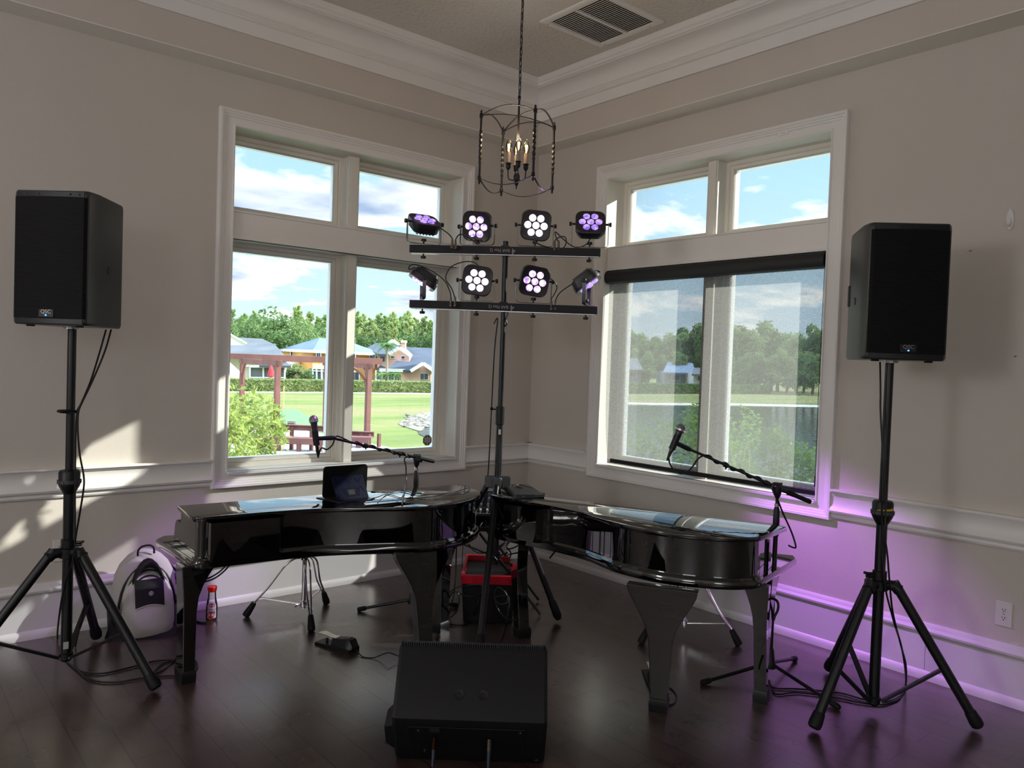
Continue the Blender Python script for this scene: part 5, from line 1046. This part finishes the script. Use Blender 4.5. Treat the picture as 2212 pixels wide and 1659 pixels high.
# house C: pink brick, dark roofs, gables, chimney
hC = thing('house', at(880, 825, 102), 'pink brick house with dark roofs, a chimney and two gables beyond the hedge', 'house')
obj('wall', slab([(815, 764), (838, 764), (863, 752), (884, 766), (884, 835), (815, 835)], 104, 8), M_pnk, hC, smooth=0)
obj('front_wing_wall', slab([(866, 800), (888, 800), (914, 787), (930, 797), (930, 838), (866, 838)], 98, 6), M_pnk, hC, smooth=0)
obj('main_roof', roof([(793, 751, 108), (812, 741, 112), (848, 741, 112), (864, 750, 110), (838, 765.5, 103), (815, 764, 103)], [(876, 749.5, 112), (932, 752, 112), (944, 760, 110), (948, 800, 100), (880, 782, 104)]), M_rd, hC, smooth=0)
obj('wing_roof', roof([(857, 779, 104), (913, 785, 97), (888, 801, 97), (838, 796, 99)], [(913, 785, 97), (940, 803, 97), (948, 790, 104)], [(822, 788, 99), (838, 796.5, 99), (824, 797, 99), (815, 795, 99)]), M_rd, hC, smooth=0)
m = MB()
for a, b in (((837, 766, 103.6), (863, 751, 103.6)), ((863, 751, 103.6), (886, 768, 103.6)), ((887, 801.5, 96.8), (914, 785, 96.8)), ((914, 785, 96.8), (940, 803.5, 96.8)), ((840, 741, 111), (849, 735, 111)), ((849, 735, 111), (861, 744, 111)), ((820, 799, 98.6), (888, 801, 97.5))): m.beam(at(*a), at(*b), .16, .42)
obj('rake_boards', m, M_wht, hC, smooth=0)
obj('upper_gable', slab([(840, 745), (849, 736), (861, 745)], 111.5, 3), M_pnk, hC, smooth=0)
obj('chimney', slab(rect(867, 739, 875, 762), 108, 1.2), M_pnk, hC, smooth=0); obj('chimney_cap', slab(rect(866, 735.5, 876, 740), 107.8, 1.6), M_wht, hC, smooth=0)
hwin(hC, 844.5, 769, 852, 773.5, 103.9, 0); hwin(hC, 867, 769.5, 874, 774.5, 103.9, 0); hwin(hC, 908, 807, 924.5, 819.5, 97.8, 1); hwin(hC, 821, 770, 831, 781, 103.9, 0)
obj('porch_screen', slab(rect(812, 801, 865, 826), 99, .1), M_scr2, hC, smooth=0); m = MB()
for a in (812, 824, 838, 852, 865): m.beam(at(a, 800, 98.8), at(a, 827, 98.8), .16, .1)
m.beam(at(812, 820.5, 98.8), at(866, 822, 98.8), .14, .1); obj('porch_frame', m, M_wht, hC, smooth=0)
obj('side_porch', slab(rect(932, 806, 946, 826), 99, 4), M_wht, hC, smooth=0); obj('side_porch_screen', slab(rect(933.5, 811, 946, 824), 98.9, .1), M_scr2, hC, smooth=0)
# houses glimpsed through the shade
hD = thing('house', at(1470, 835, 132), 'low house with a pale blue roof seen through the shade below the trees', 'house')
obj('wall', slab(rect(1436, 803, 1500, 850), 133, 8), P('house_slate', '#8d9298', .8), hD, smooth=0); obj('roof', roof([(1432, 804, 131), (1504, 806, 131), (1496, 784, 138), (1442, 782, 138)]), M_rb, hD, smooth=0); hwin(hD, 1452, 812, 1468, 822, 132.8, 1)
hE = thing('house', at(1510, 835, 126), 'small white gabled house beside the mullion seen through the shade', 'house')
obj('wall', slab(rect(1498, 806, 1530, 850), 127, 6), M_wht, hE, smooth=0); obj('roof', roof([(1494, 808, 125.5), (1534, 809, 125.5), (1530, 795, 130), (1500, 794, 130)]), M_rg, hE, smooth=0); hwin(hE, 1508, 813, 1516, 822, 126.8, 0)
hF = thing('house', at(1360, 835, 128), 'dim grey house at the left edge of the shaded window view', 'house')
obj('wall', slab(rect(1310, 795, 1384, 850), 129, 8), P('house_dusk', '#6f757c', .8), hF, smooth=0); obj('roof', roof([(1305, 797, 127.5), (1390, 799, 127.5), (1376, 774, 134), (1320, 772, 134)]), M_rg, hF, smooth=0); hwin(hF, 1362, 804, 1374, 814, 128.8, 1)

# hedge
def leafbox(a, b, h, w, n, s):
    m = MB(); a = V(a); b = V(b); u = (b-a); L = u.length; u.normalize(); v = u.cross(UP)
    m.box((a+b)/2+UP*(h/2), (L, w*.8, h*.94), tuple(u), tuple(v))
    for k in range(n):
        c = a+u*RND.uniform(0, L)+v*(RND.choice((-1, -1, -1, 1))*w*RND.uniform(.38, .52))*(1)+UP*RND.uniform(.05, h)
        if RND.random() < .3: c = a+u*RND.uniform(0, L)+v*RND.uniform(-w/2, w/2)+UP*(h*RND.uniform(.95, 1.04))
        x = V((RND.gauss(0, 1), RND.gauss(0, 1), RND.gauss(0, 1))).normalized(); y = x.orthogonal().normalized(); ss = s*RND.uniform(.6, 1.3); m.face(c-x*ss, c+y*ss*.5, c+x*ss, c-y*ss*.5)
    return m
M_hedge = leafmat('hedge_leaves', '#546c33', '#959d68', .9, .3)
single('hedge', leafbox(pz(470, 845, GZ), pz(975, 848.5, GZ), 1.28, 1.2, 9000, .16), M_hedge, 'long clipped green hedge in front of the houses in the left window', 'hedge', smooth=0)
single('hedge', leafbox(pz(1345, 850, GZ), pz(1660, 851, GZ), 1.5, 1.4, 5000, .2), leafmat('hedge_leaves_dark', '#4a6030', '#6f8348', .9, .2), 'low clipped hedge across the pond seen through the shade', 'hedge', smooth=0)
sheet('hedge_path', [(470, 845.6), (700, 846.6), (980, 850), (980, 852), (700, 848), (470, 847)], .04, P('path_pale', '#c9bfa6', .95), 'narrow pale path along the foot of the long hedge', 'path', k=2)

# trees: three crowns, copied along the tree lines
def crown(kind, seed):
    r = random.Random(seed); m = MB()
    if kind == 'pine': cl = [((r.gauss(0, .85)*(1-.75*k/60)**.8, r.gauss(0, .85)*(1-.75*k/60)**.8, 2.4+9.1*(k/60)+r.uniform(-.4, .3)), (.85-.5*k/60)*r.uniform(.6, 1.2)) for k in range(61)]; n, s = 62, .19
    elif kind == 'oak': cl = [((r.gauss(0, 2.0), r.gauss(0, 2.0), r.uniform(2.5, 8.2)), r.uniform(1.2, 2.0)) for k in range(26)]; n, s = 150, .27
    else: cl = [((r.gauss(0, .9), r.gauss(0, .9), r.uniform(2.0, 8.4)), r.uniform(.8, 1.5)) for k in range(24)]; n, s = 140, .26
    for c, rad in cl:
        c = V(c)
        for k in range(n):
            d = V((r.gauss(0, 1), r.gauss(0, 1), r.gauss(0, .8))).normalized()*rad*r.uniform(.55, 1.08)
            x = V((r.gauss(0, 1), r.gauss(0, 1), r.gauss(0, 1))).normalized(); y = x.orthogonal().normalized(); ss = s*r.uniform(.55, 1.25); p = c+d
            m.face(p-x*ss, p+y*ss*.55, p+x*ss, p-y*ss*.55)
    return m
M_bark = P('bark', '#6b5d4d', .9, var=(3, '#857767')); M_bark2 = P('bark_pale', '#a59883', .9)
M_pine = leafmat('pine_needles', '#74904a', '#adb974', .4, .4); M_oak = leafmat('oak_leaves', '#47633a', '#869a60', .4, .35); M_mix = leafmat('tree_leaves', '#4a653a', '#84975c', .4, .3)
def tree(name, kind, mt, label, cat, group, seed):
    t = thing(name, (0, 0, GZ), label, cat, group); c = crown(kind, seed); c.v = [q+V((0, 0, GZ)) for q in c.v]; obj('crown', c, mt, t, smooth=0)
    m = MB().tube([V((0, 0, GZ-.3)), V((.1, .05, GZ+2.4)), V((0, 0, GZ+8.2))], [.22, .17, .05], 7)
    for k in range(5):
        a = k*2.4; m.tube([V((.05, 0, GZ+2.4+k)), V((.9*cos(a), .9*sin(a), GZ+3.3+k))], [.07, .03], 5)
    obj('trunk', m, M_bark, t); return t
GP, GO, GR = 'light green pines in the tree line behind the houses', 'broad dark trees behind the houses', 'dim trees across the pond seen through the shade'
LPn, LOk, LRt = 'feathery light green pine in the tree line behind the houses', 'broad darker green tree standing behind the house roofs', 'dim green tree in the tree line across the pond, seen through the shade'
protos = {'pine': tree('pine_tree', 'pine', M_pine, LPn, 'tree', GP, 3), 'oak': tree('broadleaf_tree', 'oak', M_oak, LOk, 'tree', GO, 5), 'mix': tree('pond_tree', 'mix', M_mix, LRt, 'tree', GR, 9)}
used = set()
def plant(kind, px, top, d):
    b = at(px, 800, d); z = at(px, top, d).z; h = z-GZ; s = h/{'pine': 11.6, 'oak': 9.7, 'mix': 9.7}[kind]
    p = protos[kind]; loc = (b.x, b.y, GZ); w = RND.uniform(.85, 1.15)
    if kind in used: dup(p, loc, RND.uniform(0, 6.28), (s*w, s*w, s))
    else: used.add(kind); p.location = loc; p.scale = (s*w, s*w, s)
for px, top, d in ((470, 680, 118), (492, 672, 112), (512, 690, 120), (528, 684, 112), (548, 676, 122), (640, 672, 122), (664, 676, 112), (684, 694, 118), (700, 690, 124), (716, 684, 115), (734, 690, 122), (752, 684, 118), (768, 676, 112), (784, 684, 122), (799, 690, 116), (815, 682, 124), (832, 688, 118), (848, 682, 112), (864, 690, 122), (880, 684, 116), (896, 690, 122), (912, 686, 114), (930, 694, 120), (946, 690, 116), (962, 684, 122)): plant('pine', px, top-4+RND.uniform(-5, 5), d+8)
for px, top, d in ((500, 700, 112), (538, 690, 110), (567, 680, 109), (594, 668, 110), (622, 680, 110), (650, 688, 112), (690, 704, 116), (735, 712, 114), (775, 716, 118), (815, 718, 119), (856, 718, 122), (900, 722, 120), (935, 716, 118), (590, 716, 113)): plant('oak', px, top+RND.uniform(-3, 3), d+2)
for k in range(26):
    px = 1330+k*18.5+RND.uniform(-6, 6); top = (712 if px < 1440 else 700 if px < 1560 else 697 if px < 1660 else 704)+RND.uniform(-12, 12); plant('mix', px, top, RND.uniform(145, 162))
for k in range(15): px = 1335+k*33+RND.uniform(-8, 8); plant('mix', px, 752+RND.uniform(-14, 14), RND.uniform(136, 144))
# palms and garden shrubs by the houses
def palm(base, h, R, label, n=16):
    b = V(base); t = thing('palm_tree', b, label, 'palm tree'); top = b+UP*h
    obj('trunk', MB().tube([b, b+V((.08, 0, h*.5)), top], [R*.10, R*.075, R*.07], 8), M_bark2, t); m = MB()
    for k in range(n):
        a = k*2.39996; e = -.6+1.5*(k/n); d = V((cos(a), sin(a), 0)); P0 = [top+d*(R*s*cos(e*.6))+UP*(R*(s*sin(e)*.9-.75*s*s)) for s in (0, .25, .5, .75, 1)]
        for i in range(4):
            for q in range(4):
                p = P0[i].lerp(P0[i+1], q/4); w = d.cross(UP); l = R*.34*(1-.16*i)
                for sg in (-1, 1): m.face(p, p+w*(sg*l)-UP*l*.45+d*l*.5, p+w*(sg*l*.9)-UP*l*.5+d*l*.72)
    obj('fronds', m, leafmat('palm_fronds', '#4b7038', '#86a356', .8, .3) if 'palm_fronds' not in bpy.data.materials else bpy.data.materials['palm_fronds'], t, smooth=0)
q = at(834, 818, 96); palm((q.x, q.y, GZ), at(834, 742, 96).z-GZ, 1.75, 'tall palm in front of the pink brick house')
for x, lab in ((822, 'leftmost short palm behind the hedge by the pink house porch'), (841, 'middle short palm behind the hedge by the pink house porch'), (856, 'rightmost short palm behind the hedge by the pink house wing')):
    q = at(x, 824, 95.4); palm((q.x, q.y, GZ), at(x, 806, 95.4).z-GZ, 1.1, lab, 12)
def shrub(c, r, n, s, mt, label, seed, group=None, stems=4, zb=None, name='shrub', cat='shrub'):
    R = random.Random(seed); c = V(c); m = MB(); zb = c.z-r[2] if zb is None else zb
    t = thing(name, (c.x, c.y, zb), label, cat, group)
    cl = [V((R.gauss(0, .42), R.gauss(0, .42), R.uniform(-.75, .8))) for k in range(22)]
    for k in range(n):
        b = R.choice(cl); d = V((R.gauss(0, 1), R.gauss(0, 1), R.gauss(0, 1))).normalized()*.34*R.uniform(.5, 1.1)
        e = b+d; e = e if e.length < 1.12 else e.normalized()*1.05
        p = V((c.x+e.x*r[0], c.y+e.y*r[1], c.z+e.z*r[2])); x = (V((R.gauss(0, 1), R.gauss(0, 1), R.gauss(.5, .8)))).normalized(); y = x.orthogonal().normalized(); ss = s*R.uniform(.6, 1.25)
        m.add([p, p+x*ss*.9+y*ss*.42, p+x*ss*2, p+x*ss*.9-y*ss*.42], [(0, 1, 2, 3)])
    obj('leaves', m, mt, t, smooth=0); m = MB()
    for k in range(stems*4):
        e = R.choice(cl); p = V((c.x+e.x*r[0]*.9, c.y+e.y*r[1]*.9, c.z+e.z*r[2]*.9)); b = V((c.x+R.gauss(0, .12)*r[0], c.y+R.gauss(0, .12)*r[1], zb)); m.tube([b, b.lerp(p, .5)+V((R.gauss(0, .06), R.gauss(0, .06), 0)), p], [.012*r[2]*1.6, .008*r[2]*1.6, .003], 5)
    obj('stems', m, M_bark2, t); return t
for (x, y, r, lab) in ((622, 815, .75, 'dark round shrub left of the slender garden tree by the orange house'), (650, 814, .9, 'bright round shrub right of the slender garden tree by the orange house'), (664, 814, .8, 'dark round shrub against the orange house porch')):
    q = at(x, y, 95); shrub((q.x, q.y, GZ+r+.35), (r*1.1, r*1.1, r+.3), 700, .16, M_oak if 'dark' in lab else M_hedge, lab, int(x), stems=2)
q = at(637, 797, 95.5); shrub((q.x, q.y, at(637, 797, 95.5).z), (1.0, 1.0, .6), 900, .14, M_hedge, 'slender garden tree with a rounded crown before the orange house', 11, stems=2, zb=GZ, name='garden_tree', cat='tree')
# shrubs near the windows, standing on the added bounce slab
M_bush = leafmat('shrub_leaves', '#3d5626', '#909a50', 6, .3); M_bush2 = leafmat('shrub_leaves_dark', '#405c28', '#7f9a4a', 4, .3)
c = at(474, 925, 7.5); shrub((c.x, c.y, .46), (.62, .56, .83), 3000, .040, M_bush, 'bright yellow-green leafy shrub just outside the left window', 21, 'shrubs close outside the windows', zb=-.35)
c = at(545, 880, 10.5); shrub((c.x, c.y, c.z-.35), (.40, .4, .48), 1300, .04, M_bush, 'smaller olive-green shrub behind the bright leafy one in the left window', 22, 'shrubs close outside the windows', zb=-1.2)
for x, y, d, r, lab in ((1415, 985, 8.6, (.46, .46, .48), 'dim leafy shrub in the left pane of the shaded window'), (1508, 975, 8.0, (.26, .4, .56), 'dark tall shrub beside the mullion of the shaded window'), (1590, 1005, 9.0, (.46, .4, .66), 'dim leafy shrub in the middle of the right shaded pane'), (1668, 1010, 9.4, (.34, .4, .52), 'dim feathery shrub in the right shaded pane, second from the right'), (1735, 1040, 9.2, (.36, .4, .46), 'lowest dim shrub at the right edge of the shaded window')):
    c = at(x, y, d); shrub((c.x, c.y, c.z), r, 1500, .032, M_bush2, lab, int(x), 'shrubs close outside the windows', zb=-.35)

# pergola, deck and benches
M_red = P('redwood_stain', '#7d5046', .75, var=(2, '#6c443b')); M_deck = P('deck_boards', '#b0a9a0', .85, var=(1.5, '#9c948a'))
DZ = -1.2
struct('deck_floor', MB().bx(2.5, 8.45, 12.5, 22.6, DZ-.15, DZ), M_deck, smooth=0)
pg = thing('pergola', (7, 19.5, DZ), 'redwood-stained pergola on the deck outside the left window', 'pergola')
tops = {1: at(524, 786, 27), 2: at(600, 790, 23), 3: at(706, 788, 28), 4: at(797, 795, 24.2)}
for k, p in tops.items():
    w = .15
    po = obj('post', MB().bx(p.x-w/2, p.x+w/2, p.y-w/2, p.y+w/2, DZ, p.z+.02), M_red, pg, bev=.008)
z2 = tops[2].z
def hb(a, b, z, w, h, name): a = V(a); b = V(b); a.z = b.z = z; e = (b-a).normalized(); return obj(name, MB().beam(a-e*.4, b+e*.4, h, w, up=UP) if False else MB().beam(a-e*.42, b+e*.42, w, h), M_red, pg, bev=.006)
zb_ = max(p.z for p in tops.values())
hb(tops[2], tops[4], zb_+.20, .06, .19, 'front_beam'); hb(tops[1], tops[3], zb_+.20, .06, .19, 'rear_beam')
for a, b in ((1, 2), (3, 4)): hb(tops[a], tops[b], zb_+.05, .07, .16, 'side_beam')
for k in range(1, 4):
    a = tops[1].lerp(tops[3], k/4); b = tops[2].lerp(tops[4], k/4); hb(a, b, zb_+.33, .045, .12, 'rafter') if False else None
for a, b in ((1, 2), (2, 1), (3, 4), (4, 3), (4, 2)):
    p, q = tops[a], tops[b]; e = V((q.x-p.x, q.y-p.y, 0)).normalized(); m = MB()
    L = [V((p.x, p.y, zb_-.75))+e*.06, V((p.x, p.y, zb_-.45))+e*.10, V((p.x, p.y, zb_-.18))+e*.28, V((p.x, p.y, zb_+.0))+e*.52]; m.tube(spline(L, 5), .045, 4); obj('corner_brace', m, M_red, pg)
def bench(x0, x1, d, ys, yb, legs, label):
    a, b = at(x0, ys, d), at(x1, ys, d); t = thing('deck_bench', (a+b)/2, label, 'bench', 'redwood benches round the deck'); zs = (a.z+b.z)/2; u = (b-a); u.z = 0; L = u.length; u.normalize(); v = UP.cross(u); v = v if v.dot(HF) > 0 else -v
    c = (a+b)/2; c.z = zs; obj('seat', MB().box(c+v*.2-UP*.02, (L, .42, .04), tuple(u), tuple(v)).box(c-UP*.10, (L, .04, .16), tuple(u), tuple(v)), M_red, t, bev=.006)
    zb = at((x0+x1)/2, yb, d+.4).z; obj('back_rail', MB().box(V((c.x, c.y, zb-.06))+v*.46, (L, .05, .14), tuple(u), tuple(v)).box(V((c.x, c.y, zb+.02))+v*.46, (L, .16, .03), tuple(u), tuple(v)), M_red, t, bev=.005)
    for k in legs:
        p = a+u*(k*L); obj('leg', MB().beam(V((p.x, p.y, DZ))+v*.03, V((p.x, p.y, zs-.06))+v*.03, .12, .10), M_red, t); obj('back_post', MB().beam(V((p.x, p.y, DZ))+v*.44+u*.25, V((p.x, p.y, zb-.02))+v*.44+u*.25, .11, .08), M_red, t)
bench(540, 722, 22.2, 946, 920, (.1, .34, .58, .83), 'redwood deck bench nearest the window, left of the middle window post')
bench(740, 802, 23.6, 944, 934, (.25, .55, .9), 'redwood deck bench right of the middle window post')
# lawn furniture
for x, y, lab in ((596, 908, 'farther small brown crate on the practice mat'), (630, 920, 'nearer small brown crate on the practice mat')):
    q = pz(x, y, GZ); t = thing('tee_crate', q, lab, 'crate', 'brown crates on the practice mat'); m = MB()
    obj('box', MB().box(q+UP*.14, (.40, .34, .26), tuple(HR), tuple(HF)), P('crate_brown', '#6d5b52', .8), t, bev=.02)
    for k in range(2): obj('slat', MB().box(q+UP*(.07+.13*k)-HF*.18, (.40, .02, .05), tuple(HR), tuple(HF)), P('crate_pale', '#a59488', .8), t)
q = pz(612, 878, GZ); single('marker_stake', MB().tube([q-UP*.1, q+UP*1.55], [.05, .045], 6), P('stake_yellow', '#d9b877', .8), 'slim pale wooden stake standing in the lawn behind the pergola', 'stake')
# ------------------------------------------------------------------ camera, sun, sky
cd = bpy.data.cameras.new('camera'); cam = bpy.data.objects.new('camera', cd); COL.objects.link(cam)
cd.sensor_fit = 'HORIZONTAL'; cd.sensor_width = 36; cd.lens = FPX/PW*36; cd.clip_start = .05; cd.clip_end = 2000
Mx = Matrix((CR, CU, -CF)).transposed().to_4x4(); Mx.translation = CAM; cam.matrix_world = Mx
SC.camera = cam
SUN = V((-1.83, 1, -.975)).normalized()
sl = bpy.data.lights.new('sun', 'SUN'); sl.energy = 11; sl.angle = .009; sl.color = (1, .95, .86)
so = bpy.data.objects.new('sun', sl); COL.objects.link(so); so.rotation_euler = SUN.to_track_quat('-Z', 'Y').to_euler()
def sky():
    w = bpy.data.worlds.new('sky'); SC.world = w; w.use_nodes = True; nt = w.node_tree; N = nt.nodes; L = nt.links
    bg = N['Background']; tc = N.new('ShaderNodeTexCoord'); sp = N.new('ShaderNodeSeparateXYZ'); L.new(tc.outputs['Generated'], sp.inputs[0])
    gr = N.new('ShaderNodeValToRGB'); e = gr.color_ramp.elements
    e[0].position = .0; e[0].color = (*lin('#d9ecf7'), 1); e[1].position = .75; e[1].color = (*lin('#6fa5e0'), 1)
    q = e.new(.22); q.color = (*lin('#b4dbf6'), 1); L.new(sp.outputs['Z'], gr.inputs['Fac'])
    # clouds: project direction on a flat cloud deck
    mx = N.new('ShaderNodeMath'); mx.operation = 'ADD'; mx.inputs[1].default_value = .16; L.new(sp.outputs['Z'], mx.inputs[0])
    dv = N.new('ShaderNodeVectorMath'); dv.operation = 'DIVIDE'; cb = N.new('ShaderNodeCombineXYZ')
    for i in range(3): L.new(mx.outputs[0], cb.inputs[i])
    L.new(tc.outputs['Generated'], dv.inputs[0]); L.new(cb.outputs[0], dv.inputs[1])
    mp = N.new('ShaderNodeMapping'); mp.inputs['Location'].default_value = SKY_OFF; mp.inputs['Scale'].default_value = (1, 1, .0); L.new(dv.outputs[0], mp.inputs[0])
    n = N.new('ShaderNodeTexNoise'); n.inputs['Scale'].default_value = 1.25; n.inputs['Detail'].default_value = 9; n.inputs['Roughness'].default_value = .58; n.inputs['Distortion'].default_value = .25
    L.new(mp.outputs[0], n.inputs['Vector'])
    cr = N.new('ShaderNodeValToRGB'); c = cr.color_ramp.elements; c[0].position = .49; c[0].color = (0, 0, 0, 1); c[1].position = .56; c[1].color = (1, 1, 1, 1)
    L.new(n.outputs['Fac'], cr.inputs['Fac'])
    sh = N.new('ShaderNodeValToRGB'); c = sh.color_ramp.elements; c[0].position = .53; c[0].color = (1.15, 1.15, 1.13, 1); c[1].position = .72; c[1].color = (*lin('#8fa9d2'), 1)
    n2 = N.new('ShaderNodeTexNoise'); n2.inputs['Scale'].default_value = 1.25; n2.inputs['Detail'].default_value = 5; n2.inputs['Roughness'].default_value = .5; n2.inputs['Distortion'].default_value = .25
    m2 = N.new('ShaderNodeMapping'); m2.inputs['Location'].default_value = (SKY_OFF[0]+.1, SKY_OFF[1]-.06, 0); m2.inputs['Scale'].default_value = (1, 1, 0); L.new(dv.outputs[0], m2.inputs[0]); L.new(m2.outputs[0], n2.inputs['Vector']); L.new(n2.outputs['Fac'], sh.inputs['Fac'])
    m = N.new('ShaderNodeMix'); m.data_type = 'RGBA'; L.new(cr.outputs['Color'], m.inputs[0]); L.new(gr.outputs['Color'], m.inputs[6]); L.new(sh.outputs['Color'], m.inputs[7])
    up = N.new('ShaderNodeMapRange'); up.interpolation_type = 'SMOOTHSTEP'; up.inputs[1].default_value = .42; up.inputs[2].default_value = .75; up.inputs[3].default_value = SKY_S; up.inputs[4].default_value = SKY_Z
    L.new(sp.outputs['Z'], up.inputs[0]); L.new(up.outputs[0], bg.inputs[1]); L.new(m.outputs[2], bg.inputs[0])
FILL = ((-8.0, -2.6, 2.3, 150), (-7.0, -6.2, 2.3, 75), (-5.2, -8.4, 2.3, 60))  # added fill lights, out of view: x, y, z, power
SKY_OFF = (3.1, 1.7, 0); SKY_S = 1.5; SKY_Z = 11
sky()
vs = SC.view_settings; vs.view_transform = 'Standard'; vs.look = 'None'; vs.exposure = 0; vs.gamma = 1; vs.use_curve_mapping = False
cy = SC.cycles; cy.use_denoising = True; cy.max_bounces = 12; cy.diffuse_bounces = 6; cy.glossy_bounces = 6; cy.transparent_max_bounces = 24; cy.sample_clamp_indirect = 6; cy.caustics_reflective = False; cy.caustics_refractive = False
try: cy.denoiser = 'OPENIMAGEDENOISE'
except Exception: pass
# unseen fill lights, added behind the camera to brighten the room
for k, (x, y, z, w) in enumerate(FILL):
    l = bpy.data.lights.new('fill_light', 'POINT'); l.energy = w; l.shadow_soft_size = .5; l.color = (.97, .96, 1)
    o = bpy.data.objects.new('fill_light', l); COL.objects.link(o); o.location = (x, y, z)
